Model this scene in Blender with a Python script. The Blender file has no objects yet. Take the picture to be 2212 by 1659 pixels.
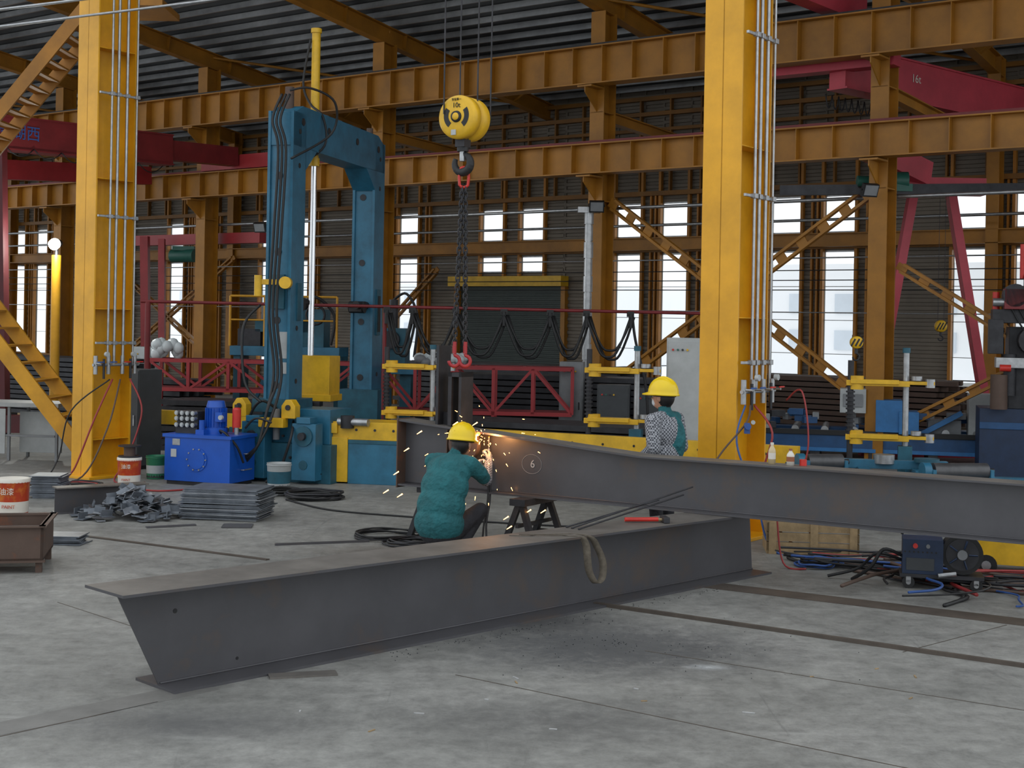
import bpy, math, random
from mathutils import Vector, Matrix
random.seed(7)
sc=bpy.context.scene
BR=math.radians(-36.5)
V=Vector
# ---------------------------------------------------------------- materials
MATS={}
def M(name,col,rough=.5,metal=0.0,var=.2,scale=6.0,col2=None,amt=.5,bump=0.0,emis=0.0,detail=6,bd=.01):
    m=bpy.data.materials.new(name); m.use_nodes=True
    nt=m.node_tree; N=nt.nodes; L=nt.links
    b=N['Principled BSDF']
    b.inputs['Roughness'].default_value=rough; b.inputs['Metallic'].default_value=metal
    tc=N.new('ShaderNodeTexCoord'); no=N.new('ShaderNodeTexNoise')
    no.inputs['Scale'].default_value=scale; no.inputs['Detail'].default_value=detail
    no.inputs['Roughness'].default_value=.65
    L.new(tc.outputs['Object'],no.inputs['Vector'])
    r=N.new('ShaderNodeValToRGB')
    c=list(col)+[1]
    d=[max(0,x*(1-var)) for x in col]+[1]; u=[min(1,x*(1+var*.5)) for x in col]+[1]
    e=r.color_ramp.elements
    e[0].position=.3; e[1].position=.68
    e[0].color=d; e[1].color=u
    if col2:
        e2=r.color_ramp.elements.new(.3+.3*amt); e2.color=c
        e[0].color=list(col2)+[1]
    L.new(no.outputs['Fac'],r.inputs['Fac']); L.new(r.outputs['Color'],b.inputs['Base Color'])
    if bump:
        bp=N.new('ShaderNodeBump'); bp.inputs['Strength'].default_value=bump; bp.inputs['Distance'].default_value=bd
        L.new(no.outputs['Fac'],bp.inputs['Height']); L.new(bp.outputs['Normal'],b.inputs['Normal'])
    if emis:
        b.inputs['Emission Color'].default_value=c; b.inputs['Emission Strength'].default_value=emis
    MATS[name]=m; return m
YEL=M('yellow_column_paint',(.74,.36,.010),.36,var=.25,scale=1.3)
YST=M('yellow_stair_paint',(.58,.28,.01),.5,var=.3,scale=2)
ORG=M('orange_steel_paint',(.38,.16,.012),.5,var=.35,scale=1.2)
ORD=M('orange_dark_paint',(.25,.105,.010),.55,var=.3,scale=1.2)
ORX=M('wall_frame_paint',(.45,.18,.015),.5,var=.3,scale=1.5)
TEAL=M('teal_machine_paint',(.025,.145,.24),.40,var=.35,scale=3)
TEALD=M('teal_dark_paint',(.015,.095,.14),.5,var=.4,scale=4)
BLU=M('blue_tank_paint',(.008,.085,.46),.35,var=.15,scale=3)
BLU2=M('blue_machine_paint',(.015,.075,.20),.45,var=.3,scale=3)
NAVY=M('dark_blue_paint',(.010,.028,.075),.45,var=.3,scale=5)
YM=M('yellow_machine_paint',(.72,.42,.015),.42,var=.25,scale=4)
RED=M('red_crane_paint',(.34,.025,.03),.45,var=.25,scale=2)
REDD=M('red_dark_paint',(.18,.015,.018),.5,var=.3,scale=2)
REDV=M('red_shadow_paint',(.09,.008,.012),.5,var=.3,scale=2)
REDB=M('red_bright_paint',(.58,.03,.02),.4,var=.2,scale=8)
REDH=M('red_hook_paint',(.36,.025,.03),.45,var=.3,scale=8)
PINK=M('crane_pink_paint',(.50,.05,.075),.45,var=.2,scale=2)
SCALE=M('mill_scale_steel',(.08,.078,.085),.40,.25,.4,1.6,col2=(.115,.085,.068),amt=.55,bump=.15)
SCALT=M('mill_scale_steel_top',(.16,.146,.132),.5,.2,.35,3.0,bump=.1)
RUST=M('rusty_steel',(.10,.065,.05),.65,.2,.4,5,col2=(.17,.07,.04),amt=.4,bump=.2)
DARK=M('dark_steel',(.04,.04,.045),.5,.4,.4,6)
BLK=M('black_rubber',(.012,.012,.013),.55,0,.2,8)
GRY=M('gray_paint',(.22,.23,.24),.5,0,.2,4)
GRYD=M('roller_steel',(.10,.10,.105),.4,.4,.3,6)
PLATE=M('cut_plate_steel',(.17,.19,.22),.42,.35,.45,5)
PLATB=M('cut_plate_bright',(.33,.35,.38),.38,.4,.3,5)
DCAB=M('dark_cabinet_paint',(.05,.055,.06),.5,0,.2,4)
WHT=M('white_paint',(.43,.45,.45),.45,0,.15,4)
GALV=M('galvanised_steel',(.42,.43,.44),.35,.75,.25,12)
CHR=M('chrome_rod',(.8,.82,.84),.14,1.0,.03,5)
ROOFM=M('roof_sheet',(.10,.105,.11),.55,.25,.25,.8)
PURL=M('purlin_galvanised',(.42,.43,.44),.38,.55,.4,1.2)
CLAD=M('wall_cladding',(.19,.16,.125),.6,.1,.25,1.0)
DOORM=M('roller_door_steel',(.042,.055,.05),.5,.2,.2,2)
WOOD=M('crate_wood',(.33,.23,.12),.75,0,.35,9)
SLING=M('webbing_sling',(.12,.10,.075),.85,0,.35,30)
HELM=M('helmet_yellow',(.82,.57,.01),.28,0,.06,5)
TEE=M('teal_cloth',(.012,.115,.13),.85,0,.3,7,bump=.7,detail=3,bd=.07)
PANT=M('dark_trousers',(.02,.02,.025),.85,0,.3,12,bump=.5,detail=3,bd=.04)
SKIN=M('skin',(.45,.24,.16),.55,0,.1,12)
HAIR=M('black_hair',(.008,.007,.007),.5,0,.2,60)
GLOVE=M('work_glove',(.42,.40,.37),.85,0,.25,40)
MASKM=M('dust_mask',(.55,.6,.65),.8,0,.05,20)
EYEW=M('eye_white',(.8,.8,.8),.3,0,.02,5)
GRN=M('green_hoist_paint',(.02,.12,.09),.45,0,.2,5)
CREAM=M('label_cream',(.68,.64,.57),.5,0,.08,5)
CANR=M('can_red',(.48,.05,.015),.35,0,.2,5,col2=(.70,.23,.03),amt=.6)
SPARK=M('spark_glow',(1,.42,.10),.5,0,0,5,emis=14)
HOT=M('hot_steel_glow',(1,.12,.02),.5,0,0,5,emis=9)
LAMP=M('lamp_glow',(1,.98,.9),.5,0,0,5,emis=30)
CHALK=M('chalk',(.42,.42,.42),.9,0,.2,30)
SLAG=M('slag',(.03,.032,.036),.8,0,.4,30)
HRED=M('hose_red',(.30,.03,.03),.5,0,.1,8)
HBLU=M('hose_blue',(.03,.09,.3),.5,0,.1,8)
EXT=M('exterior_facade',(.93,.94,.95),.7,0,.03,.3)
EXW=M('exterior_window',(.68,.74,.80),.3,0,.1,.5)
PLAST=M('plastic_clear',(.6,.65,.66),.3,0,.1,5)
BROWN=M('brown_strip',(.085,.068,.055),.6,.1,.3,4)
DBAND=M('dark_floor_band',(.17,.165,.155),.65,0,.3,3)
PLAID=bpy.data.materials.new('plaid_cloth'); PLAID.use_nodes=True
nt=PLAID.node_tree; b=nt.nodes['Principled BSDF']; b.inputs['Roughness'].default_value=.85
tc=nt.nodes.new('ShaderNodeTexCoord'); ck=nt.nodes.new('ShaderNodeTexChecker'); ck.inputs['Scale'].default_value=60
ck.inputs['Color1'].default_value=(.34,.35,.38,1); ck.inputs['Color2'].default_value=(.06,.063,.075,1)
mp_=nt.nodes.new('ShaderNodeMapping'); mp_.inputs['Rotation'].default_value=(0,0,.5)
nt.links.new(tc.outputs['Object'],mp_.inputs['Vector']); nt.links.new(mp_.outputs['Vector'],ck.inputs['Vector']); nt.links.new(ck.outputs['Color'],b.inputs['Base Color'])
# floor
FLOOR=bpy.data.materials.new('concrete_floor'); FLOOR.use_nodes=True
nt=FLOOR.node_tree;N=nt.nodes;L=nt.links;b=N['Principled BSDF']; b.inputs['Roughness'].default_value=.6
tc=N.new('ShaderNodeTexCoord')
def noise(scale,det=8,rough=.6,dist=0,sx=1,sy=1,rot=0):
    n=N.new('ShaderNodeTexNoise'); n.inputs['Scale'].default_value=scale; n.inputs['Detail'].default_value=det
    n.inputs['Roughness'].default_value=rough; n.inputs['Distortion'].default_value=dist
    mp=N.new('ShaderNodeMapping'); mp.inputs['Scale'].default_value=(sx,sy,1); mp.inputs['Rotation'].default_value=(0,0,rot)
    L.new(tc.outputs['Object'],mp.inputs['Vector']); L.new(mp.outputs['Vector'],n.inputs['Vector']); return n
def ramp(src,p0,c0,p1,c1):
    r=N.new('ShaderNodeValToRGB'); e=r.color_ramp.elements; e[0].position=p0;e[1].position=p1
    e[0].color=c0 if len(c0)==4 else (*c0,1); e[1].color=c1 if len(c1)==4 else (*c1,1)
    L.new(src,r.inputs['Fac']); return r
def mix(f,a,bb,mode='MIX'):
    m=N.new('ShaderNodeMix'); m.data_type='RGBA'; m.blend_type=mode
    if isinstance(f,(int,float)): m.inputs[0].default_value=f
    else: L.new(f,m.inputs[0])
    L.new(a,m.inputs[6]) if not isinstance(a,tuple) else setattr(m.inputs[6],'default_value',a)
    L.new(bb,m.inputs[7]) if not isinstance(bb,tuple) else setattr(m.inputs[7],'default_value',bb)
    return m
n1=noise(.6,8,.65); r1=ramp(n1.outputs['Fac'],.32,(.18,.179,.167),.68,(.31,.307,.288))
n2=noise(6,12,.8); r2=ramp(n2.outputs['Fac'],.3,(.5,.5,.5),.62,(1.12,1.12,1.12))
m1=mix(1.0,r1.outputs['Color'],r2.outputs['Color'],'MULTIPLY')
n3=noise(1.3,9,.75,1.0); r3=ramp(n3.outputs['Fac'],.56,(0,0,0),.72,(.65,.65,.65))
m2=mix(r3.outputs['Color'],m1.outputs[2],(.09,.089,.084,1))
n4=noise(2.2,10,.7,.4,sx=.25,sy=2.5,rot=.75); r4=ramp(n4.outputs['Fac'],.60,(0,0,0),.72,(.5,.5,.5))
m2=mix(r4.outputs['Color'],m2.outputs[2],(.36,.36,.34,1))
n5=noise(2.0,10,.75,.8,sx=2.6,sy=.3,rot=.35); r5=ramp(n5.outputs['Fac'],.60,(0,0,0),.70,(.55,.55,.55))
m2=mix(r5.outputs['Color'],m2.outputs[2],(.085,.085,.082,1))
n6=noise(26,6,.7); r6=ramp(n6.outputs['Fac'],.62,(0,0,0),.72,(.5,.5,.5))
m2=mix(r6.outputs['Color'],m2.outputs[2],(.07,.07,.068,1))
def stain(prev,cx,cy,rad,col,lo,hi,ns):
    mp=N.new('ShaderNodeMapping'); mp.vector_type='POINT'
    mp.inputs['Location'].default_value=(-cx/rad[0],-cy/rad[1],0); mp.inputs['Scale'].default_value=(1/rad[0],1/rad[1],1)
    L.new(tc.outputs['Object'],mp.inputs['Vector'])
    g=N.new('ShaderNodeTexGradient'); g.gradient_type='SPHERICAL'; L.new(mp.outputs['Vector'],g.inputs['Vector'])
    nn=noise(ns,12,.85,.6)
    mu=N.new('ShaderNodeMath'); mu.operation='MULTIPLY'; L.new(g.outputs['Fac'],mu.inputs[0]); L.new(nn.outputs['Fac'],mu.inputs[1])
    r=ramp(mu.outputs[0],lo,(0,0,0),hi,(.8,.8,.8))
    return mix(r.outputs['Color'],prev,col)
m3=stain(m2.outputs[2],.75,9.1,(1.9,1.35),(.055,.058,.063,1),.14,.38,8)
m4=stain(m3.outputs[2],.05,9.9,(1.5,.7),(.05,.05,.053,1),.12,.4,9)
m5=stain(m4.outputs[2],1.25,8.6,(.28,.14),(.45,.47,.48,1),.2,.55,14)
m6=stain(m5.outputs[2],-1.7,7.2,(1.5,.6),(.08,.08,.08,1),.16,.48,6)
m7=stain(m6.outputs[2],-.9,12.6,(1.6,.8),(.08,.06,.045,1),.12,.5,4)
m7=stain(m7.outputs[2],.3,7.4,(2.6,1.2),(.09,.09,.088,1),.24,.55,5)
L.new(m7.outputs[2],b.inputs['Base Color'])
bp=N.new('ShaderNodeBump'); bp.inputs['Strength'].default_value=.25; bp.inputs['Distance'].default_value=.01
L.new(n2.outputs['Fac'],bp.inputs['Height']); L.new(bp.outputs['Normal'],b.inputs['Normal'])
# ---------------------------------------------------------------- mesh builder
def frame(d,up=V((0,0,1))):
    d=V(d).normalized()
    if abs(d.dot(up))>.98: up=V((0,1,0))
    s=d.cross(up).normalized(); u=s.cross(d).normalized()
    return d,s,u
class B:
    def __init__(s,name): s.name=name; s.v=[]; s.f=[]; s.m=[]; s.sm=[]; s.mats=[]
    def add(s,vs,fs,mat,smooth=False):
        o=len(s.v); s.v+= [tuple(x) for x in vs]
        if mat not in s.mats: s.mats.append(mat)
        k=s.mats.index(mat)
        for f in fs: s.f.append([i+o for i in f]); s.m.append(k); s.sm.append(smooth)
        return s
    def hexa(s,P,mat): return s.add(P,[(0,3,2,1),(4,5,6,7),(0,1,5,4),(1,2,6,5),(2,3,7,6),(3,0,4,7)],mat)
    def bx(s,x0,x1,y0,y1,z0,z1,mat):
        return s.hexa([(x0,y0,z0),(x1,y0,z0),(x1,y1,z0),(x0,y1,z0),(x0,y0,z1),(x1,y0,z1),(x1,y1,z1),(x0,y1,z1)],mat)
    def box(s,c,sz,mat,rot=(0,0,0)):
        from mathutils import Euler
        R=Euler(rot).to_matrix(); h=V(sz)/2; P=[]
        for z in (-1,1):
            for (x,y) in ((-1,-1),(1,-1),(1,1),(-1,1)):
                P.append(V(c)+R@V((x*h.x,y*h.y,z*h.z)))
        return s.hexa(P,mat)
    def beam(s,p,q,w,h,mat,up=V((0,0,1)),off=(0,0)):
        p=V(p);q=V(q);d,sd,u=frame(q-p,up); P=[]
        o=sd*off[0]+u*off[1]
        for e in (p,q):
            P+= [e+o-sd*w/2-u*h/2, e+o+sd*w/2-u*h/2, e+o+sd*w/2+u*h/2, e+o-sd*w/2+u*h/2]
        return s.hexa(P,mat)
    def ib(s,p,q,h,w,mat,tf=.02,tw=.012,stiff=0,up=V((0,0,1)),topmat=None):
        s.beam(p,q,w,tf,mat,up,(0,-h/2+tf/2)); s.beam(p,q,w,tf,topmat or mat,up,(0,h/2-tf/2))
        s.beam(p,q,tw,h-2*tf,mat,up)
        if stiff:
            p=V(p);q=V(q);n=int((q-p).length/stiff); d=(q-p).normalized()
            for i in range(1,n):
                c=p+d*stiff*i; s.beam(c-d*.006,c+d*.006,w*.92,h-2*tf,mat,up)
        return s
    def cyl(s,p,q,r,mat,r2=None,n=16,caps=True):
        p=V(p);q=V(q); r2=r if r2 is None else r2
        d,sd,u=frame(q-p); P=[]
        for e,rr in ((p,r),(q,r2)):
            for i in range(n):
                a=2*math.pi*i/n; P.append(e+sd*math.cos(a)*rr+u*math.sin(a)*rr)
        s.add(P,[(i,i+n,(i+1)%n+n,(i+1)%n) for i in range(n)],mat,True)
        if caps: s.add(P,[tuple(range(n)),tuple(reversed(range(n,2*n)))],mat)
        return s
    def tube(s,pts,r,mat,n=6,closed=False):
        pts=[V(p) for p in pts]; m=len(pts); P=[]; sd=None
        for i,p in enumerate(pts):
            if closed: t=(pts[(i+1)%m]-pts[i-1]).normalized()
            else: t=(pts[min(i+1,m-1)]-pts[max(i-1,0)]).normalized()
            if sd is None: _,sd,_u=frame(t)
            sd=(sd-t*sd.dot(t))
            if sd.length<1e-5: _,sd,_u=frame(t)
            sd.normalize(); u=sd.cross(t)
            for k in range(n):
                a=2*math.pi*k/n; P.append(p+sd*math.cos(a)*r+u*math.sin(a)*r)
        F=[]
        for i in range(m if closed else m-1):
            j=(i+1)%m
            for k in range(n): F.append((i*n+k,j*n+k,j*n+(k+1)%n,i*n+(k+1)%n))
        if not closed: F+= [tuple(range(n)),tuple(reversed(range((m-1)*n,m*n)))]
        return s.add(P,F,mat,True)
    def ell(s,c,r,mat,R=None,nu=20,nv=12,v0=-.5,v1=.5):
        P=[];F=[];c=V(c); R=R or Matrix.Identity(3)
        for j in range(nv+1):
            ph=math.pi*(v0+(v1-v0)*j/nv)
            for i in range(nu):
                a=2*math.pi*i/nu
                P.append(c+R@V((r[0]*math.cos(ph)*math.cos(a),r[1]*math.cos(ph)*math.sin(a),r[2]*math.sin(ph))))
        for j in range(nv):
            for i in range(nu): F.append((j*nu+i,j*nu+(i+1)%nu,(j+1)*nu+(i+1)%nu,(j+1)*nu+i))
        return s.add(P,F,mat,True)
    def lathe(s,c,prof,mat,axis=(0,0,1),n=24,smooth=True):
        d,sd,u=frame(axis); c=V(c);P=[];F=[]
        for (r,z) in prof:
            for i in range(n):
                a=2*math.pi*i/n; P.append(c+d*z+sd*math.cos(a)*r+u*math.sin(a)*r)
        for j in range(len(prof)-1):
            for i in range(n): F.append((j*n+i,(j+1)*n+i,(j+1)*n+(i+1)%n,j*n+(i+1)%n))
        return s.add(P,F,mat,smooth)
    def torus(s,c,axis,R,r,mat,n=20,k=8):
        d,sd,u=frame(axis); c=V(c)
        return s.tube([c+sd*math.cos(2*math.pi*i/n)*R+u*math.sin(2*math.pi*i/n)*R for i in range(n)],r,mat,k,True)
    def prism(s,poly,y0,y1,mat):
        n=len(poly); P=[(x,y0,z) for x,z in poly]+[(x,y1,z) for x,z in poly]
        return s.add(P,[tuple(range(n)),tuple(reversed(range(n,2*n)))]+[(i,i+n,(i+1)%n+n,(i+1)%n) for i in range(n)],mat)
    def build(s,loc=(0,0,0),rz=0,bevel=0,parent=None,rot=None):
        me=bpy.data.meshes.new(s.name); me.from_pydata(s.v,[],s.f)
        for m in s.mats: me.materials.append(m)
        me.polygons.foreach_set('material_index',s.m); me.polygons.foreach_set('use_smooth',s.sm)
        me.update()
        import bmesh
        bm=bmesh.new(); bm.from_mesh(me); bmesh.ops.recalc_face_normals(bm,faces=bm.faces[:]); bm.to_mesh(me); bm.free()
        o=bpy.data.objects.new(s.name,me); sc.collection.objects.link(o)
        o.location=loc; o.rotation_euler=rot if rot else (0,0,rz)
        if bevel:
            md=o.modifiers.new('bevel','BEVEL'); md.width=bevel; md.segments=2; md.limit_method='ANGLE'; md.angle_limit=math.radians(50)
        if parent: o.parent=parent
        return o
def T(parent,name,txt,loc,size,mat,rot=(math.pi/2,0,0),ext=.0015):
    cu=bpy.data.curves.new(name,'FONT'); cu.body=txt; cu.size=size; cu.extrude=ext; cu.align_x='CENTER'; cu.align_y='CENTER'
    cu.materials.append(mat); o=bpy.data.objects.new(name,cu); sc.collection.objects.link(o)
    o.location=loc; o.rotation_euler=rot; o.parent=parent; return o
def cat(p,q,sag,n=12):
    p=V(p);q=V(q); return [p.lerp(q,i/n)-V((0,0,sag*4*(i/n)*(1-i/n))) for i in range(n+1)]
def smooth_path(pts,k=6):
    pts=[V(p) for p in pts]; out=[]
    P=[pts[0]]+pts+[pts[-1]]
    for i in range(1,len(P)-2):
        for j in range(k):
            t=j/k; a,b_,c,d=P[i-1],P[i],P[i+1],P[i+2]
            out.append(.5*((2*b_)+(c-a)*t+(2*a-5*b_+4*c-d)*t*t+(-a+3*b_-3*c+d)*t**3))
    out.append(pts[-1]); return out
WL=(9,27,0)
def W(x,y,z=0):
    c,s=math.cos(BR),math.sin(BR); return V((9+x*c-y*s,27+x*s+y*c,z))
# ---------------------------------------------------------------- camera
cam=bpy.data.cameras.new('camera'); co=bpy.data.objects.new('camera',cam); sc.collection.objects.link(co)
cam.sensor_width=36; cam.lens=3000/2212*36; cam.shift_y=-(829.5-701)/2212; cam.clip_end=400
co.location=(0,0,2.1)
co.rotation_euler=(Matrix.Rotation(math.radians(90),3,'X')@Matrix.Rotation(math.radians(1.03),3,'Z')).to_euler()
sc.camera=co
# ---------------------------------------------------------------- world
w=bpy.data.worlds.new('overcast_sky'); sc.world=w; w.use_nodes=True
bg=w.node_tree.nodes['Background']; bg.inputs['Color'].default_value=(.91,.96,1,1); bg.inputs['Strength'].default_value=1.25
try: sc.view_settings.view_transform='Standard'
except Exception as ex: print(ex)
# ---------------------------------------------------------------- floor
f=B('floor'); f.bx(-34,26,-6,58,-.2,0,FLOOR); f.build()
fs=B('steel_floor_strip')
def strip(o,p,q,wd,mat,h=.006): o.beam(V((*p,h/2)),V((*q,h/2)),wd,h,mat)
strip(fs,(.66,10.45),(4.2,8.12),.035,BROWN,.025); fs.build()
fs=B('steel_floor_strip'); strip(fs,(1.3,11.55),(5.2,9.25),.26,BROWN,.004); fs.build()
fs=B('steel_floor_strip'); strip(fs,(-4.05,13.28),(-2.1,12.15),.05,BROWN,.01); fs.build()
fs=B('floor_joint')
for p,q in (((-2.9,6.5),(-1.9,7.6)),((.9,9.0),(3.2,7.55)),((-3.3,10.2),(-2.2,9.1)),((2.6,9.1),(3.6,10.0)),((-.3,8.3),(2.6,6.2))): strip(fs,p,q,.007,BROWN,.002)
fs.build()
fs=B('floor_band'); strip(fs,(-3.0,6.6),(-1.7,7.95),.22,DBAND,.002); fs.build()  # thin flat strip, a darker tone than the floor around it
# ---------------------------------------------------------------- far wall
wins=[]
for k in range(-2,9):
    wins+= [-(2.8+3.9*k), -(4.0+3.9*k)]
wins=sorted(x for x in wins if -36<x<6)
DX0,DX1=-12.8,-9.7
WW=.34
def corr(o,x0,x1,z0,z1,mat,p=.16,d=.035):
    n=max(1,round((z1-z0)/p)); P=[];F=[]
    for i in range(n):
        a=z0+(z1-z0)*i/n; h=(z1-z0)/n
        for (zz,yy) in ((a,0),(a+h*.45,0),(a+h*.55,d),(a+h*.95,d)):
            P+=[(x0,yy,zz),(x1,yy,zz)]
    P+=[(x0,0,z1),(x1,0,z1)]
    for i in range(len(P)//2-1): F.append((2*i,2*i+1,2*i+3,2*i+2))
    o.add(P,F,mat)
wl=B('wall_back'); prev=-38
TOP=7.6
def solid(x0,x1):
    if x0<DX1 and x1>DX0:
        if x0<DX0: corr(wl,x0,DX0,0,TOP,CLAD)
        corr(wl,max(x0,DX0),min(x1,DX1),3.05,TOP,CLAD)
        if x1>DX1: corr(wl,DX1,x1,0,TOP,CLAD)
    else: corr(wl,x0,x1,0,TOP,CLAD)
for x in wins:
    solid(prev,x-WW)
    ind=DX0<x<DX1
    if ind: corr(wl,x-WW,x+WW,3.05,3.36,CLAD)
    else: corr(wl,x-WW,x+WW,0,.9,CLAD)
    corr(wl,x-WW,x+WW,3.75,4.12,CLAD); corr(wl,x-WW,x+WW,4.9,6.22,CLAD); corr(wl,x-WW,x+WW,6.36,TOP,CLAD)
    prev=x+WW
    for sx in (-WW-.015,WW+.015): wl.bx(x+sx-.02,x+sx+.02,.0,.05,0 if not ind else 3.06,TOP,CLAD)
solid(prev,9)
for x in (DX0,DX1): wl.bx(x-.03,x+.03,.0,.05,3.0,TOP,CLAD)
wl.build(WL,BR)
wf=B('window_frames')
for x in wins:
    ind=DX0<x<DX1; z0=3.36 if ind else .9
    for sx in (-WW-.03,WW+.03): wf.bx(x+sx-.03,x+sx+.03,-.1,.0,0 if not ind else 3.1,5.6,ORX)
    for (a,c) in ((z0,3.75),(4.12,4.9)):
        for zz in (a,c-.03): wf.bx(x-WW,x+WW,.0,.04,zz,zz+.03,GALV)
        z=a+.7
        while z<c-.2: wf.bx(x-WW,x+WW,.01,.03,z,z+.014,WHT); z+=.7
wf.build(WL,BR)
gt=B('wall_girt')
for z,h,dp in ((.86,.05,.1),(3.78,.1,.12),(5.05,.1,.14),(5.6,.07,.12),(6.05,.07,.12),(6.5,.07,.12),(6.85,.09,.12),(7.2,.09,.12)):
    if z<3: 
        gt.bx(-38,DX0-.1,-dp-.02,-.01,z,z+h,ORD); gt.bx(DX1+.1,9,-dp-.02,-.01,z,z+h,ORD)
    else: gt.bx(-38,9,-dp-.02,-.01,z,z+h,ORD)
gt.ib((-38,-.35,3.95),(9,-.35,3.95),.28,.2,ORG)
for i in range(60):
    x=8-i*.78
    gt.bx(x-.02,x+.02,-.12,-.01,5.05,7.2,ORD)
for x in wins:
    for dx in (.6,.72):
        if not (DX0-.2<x+dx<DX1+.2): gt.bx(x+dx-.02,x+dx+.02,-.1,-.01,0,5.05,ORX)
gt.build(WL,BR)
wc=B('wall_column')
for k in range(-1,8):
    x=.43-5.3*k
    if DX0-.2<x<DX1+.2: continue
    wc.ib((x,-.3,0),(x,-.3,7.35),.3,.24,ORG,up=V((0,1,0)))
wc.build(WL,BR)
dr=B('door_1')
corr(dr,DX0,DX1,.0,3.0,DOORM,.09,.02)
dr.bx(DX0-.12,DX0,-.12,.05,0,3.05,ORG); dr.bx(DX1,DX1+.12,-.12,.05,0,3.05,ORG)
dr.bx(DX0-.15,DX1+.15,-.34,-.02,3.02,3.26,YM); dr.bx(DX0,DX1,.0,.06,2.95,3.1,DOORM); dr.build(WL,BR)
ex=B('factory_building')
ex.bx(-60,-30,30,42,0,4.2,EXT); ex.bx(-24,-9,34,44,0,5.2,EXT); ex.bx(-5,6,30,42,0,4.4,EXT)
for i in range(30):
    x=-59+i*2.3
    fy=30 if x<-31.2 else (34 if -24<x<-10.2 else (30 if -5<x<4.8 else None))
    if fy is None: continue
    for z in (1.2,2.9): ex.bx(x,x+1.1,fy-.1,fy+.1,z,z+.9,EXW)
ex.build(WL,BR)
gr=B('outdoor_ground'); gr.bx(-90,60,.1,90,-.3,-.05,EXT); gr.build(WL,BR)
# ---------------------------------------------------------------- roof
def rz(y): return 7.35+.135*(-y)
rf=B('ceiling')
rf.add([(-38,.3,rz(.3)+.14),(9,.3,rz(.3)+.14),(9,-14.5,rz(-14.5)+.14),(-38,-14.5,rz(-14.5)+.14)],[(0,1,2,3)],ROOFM)
rf.build(WL,BR)
pu=B('roof_purlins')
y=-.3
while y>-14.4:
    z=rz(y)
    pu.bx(-38,9,y-.004,y+.004,z+.0,z+.12,PURL); pu.bx(-38,9,y-.05,y,z-.004,z+.004,PURL); pu.bx(-38,9,y,y+.05,z+.118,z+.124,PURL)
    y-=.5
pu.build(WL,BR)
for k in range(-1,8):
    x=.43-5.3*k
    ra=B('roof_rafter'); ra.ib((x,.0,rz(0)-.2),(x,-14.4,rz(-14.4)-.2),.36,.2,ORG,stiff=1.8)
    ra.beam((x,-1.5,rz(-1.5)-.35),(x+.6,-1.5,rz(-1.5)-.02),.04,.04,ORG); ra.beam((x,-4,rz(-4)-.35),(x-.6,-4,rz(-4)-.02),.04,.04,ORG)
    ra.build(WL,BR)
br=B('roof_brace')
for k in range(0,7,2):
    x=.43-5.3*k
    br.cyl((x,-.2,rz(0)-.1),(x-5.3,-5.8,rz(-5.8)-.1),.03,ORG); br.cyl((x-5.3,-.2,rz(0)-.1),(x,-5.8,rz(-5.8)-.1),.03,ORG)
br.build(WL,BR)
# ---------------------------------------------------------------- middle column row + crane runways
for k in range(-1,8):
    x=.43-5.3*k
    c=B('steel_column'); c.ib((0,0,0),(0,0,rz(-5.9)-.38),.4,.3,ORG,tf=.02,tw=.016,up=V((0,1,0)))
    c.bx(-.25,.25,-.3,.3,0,.03,ORG)
    for zt in (6.38,4.78):
        c.bx(-.15,.15,-.62,-.2,zt-.03,zt,ORG)
        c.add([(-.01,-.2,zt-.03),(-.01,-.6,zt-.03),(-.01,-.6,zt-.12),(-.01,-.2,zt-.42),(.01,-.2,zt-.03),(.01,-.6,zt-.03),(.01,-.6,zt-.12),(.01,-.2,zt-.42)],[(0,1,2,3),(7,6,5,4),(3,2,6,7),(1,2,6,5)],ORG)
        c.bx(-.13,.13,-.2,.2,zt-.44,zt-.42,ORG)
    c.build(W(x,-5.9),BR)
ra=B('crane_runway_beam'); ra.ib((-38,-6.35,6.73),(9,-6.35,6.73),.68,.34,ORG,tf=.022,stiff=.62); ra.bx(-38,9,-6.38,-6.32,7.07,7.13,DARK); ra.build(WL,BR)
rb=B('crane_runway_beam'); rb.ib((-38,-6.35,5.07),(9,-6.35,5.07),.54,.32,ORG,tf=.022,stiff=.62); rb.bx(-38,9,-6.38,-6.32,5.34,5.40,REDD); rb.build(WL,BR)
bb=B('busbar_pipe')
for (z,y,r,m) in ((4.25,-5.6,.03,GALV),(4.32,-.9,.03,GALV),(3.3,-1.0,.010,BLK),(3.1,-1.0,.010,BLK),(2.9,-1.1,.010,BLK),(3.55,-1.0,.015,GALV),(2.45,-1.0,.012,GALV)):
    bb.cyl((-38,y,z),(9,y,z),r,m,n=8)
bb.build(WL,BR)
def lattice(name,p,q,mat,wd=.17):
    o=B(name); p=V(p);q=V(q);d,s,u=frame(q-p)
    for k in (-1,1): o.beam(p+u*k*wd/2,q+u*k*wd/2,.1,.045,mat)
    n=int((q-p).length/.42)
    for i in range(n+1):
        c=p.lerp(q,i/n); o.beam(c-d*.09,c+d*.09,.03,wd,mat)
    return o
def X(L,z): return V((.43-L,-5.8,z))
for a,b_ in (((.3,4.3),(5.1,1.0)),((5.1,4.3),(.3,1.0))): lattice('cross_brace',X(*a),X(*b_),ORG).build(WL,BR)
lattice('cross_brace',X(-.3,3.1),X(-5,.3),ORG,.12).build(WL,BR)
lattice('cross_brace',X(-.3,.6),X(-5,3.1),ORG,.12).build(WL,BR)
lattice('cross_brace',(.43-21,-.5,3.8),(.43-26.5,-.5,.5),ORG,.12).build(WL,BR)
lattice('cross_brace',(.43-26.5,-.5,3.8),(.43-21,-.5,.5),ORG,.12).build(WL,BR)
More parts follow.
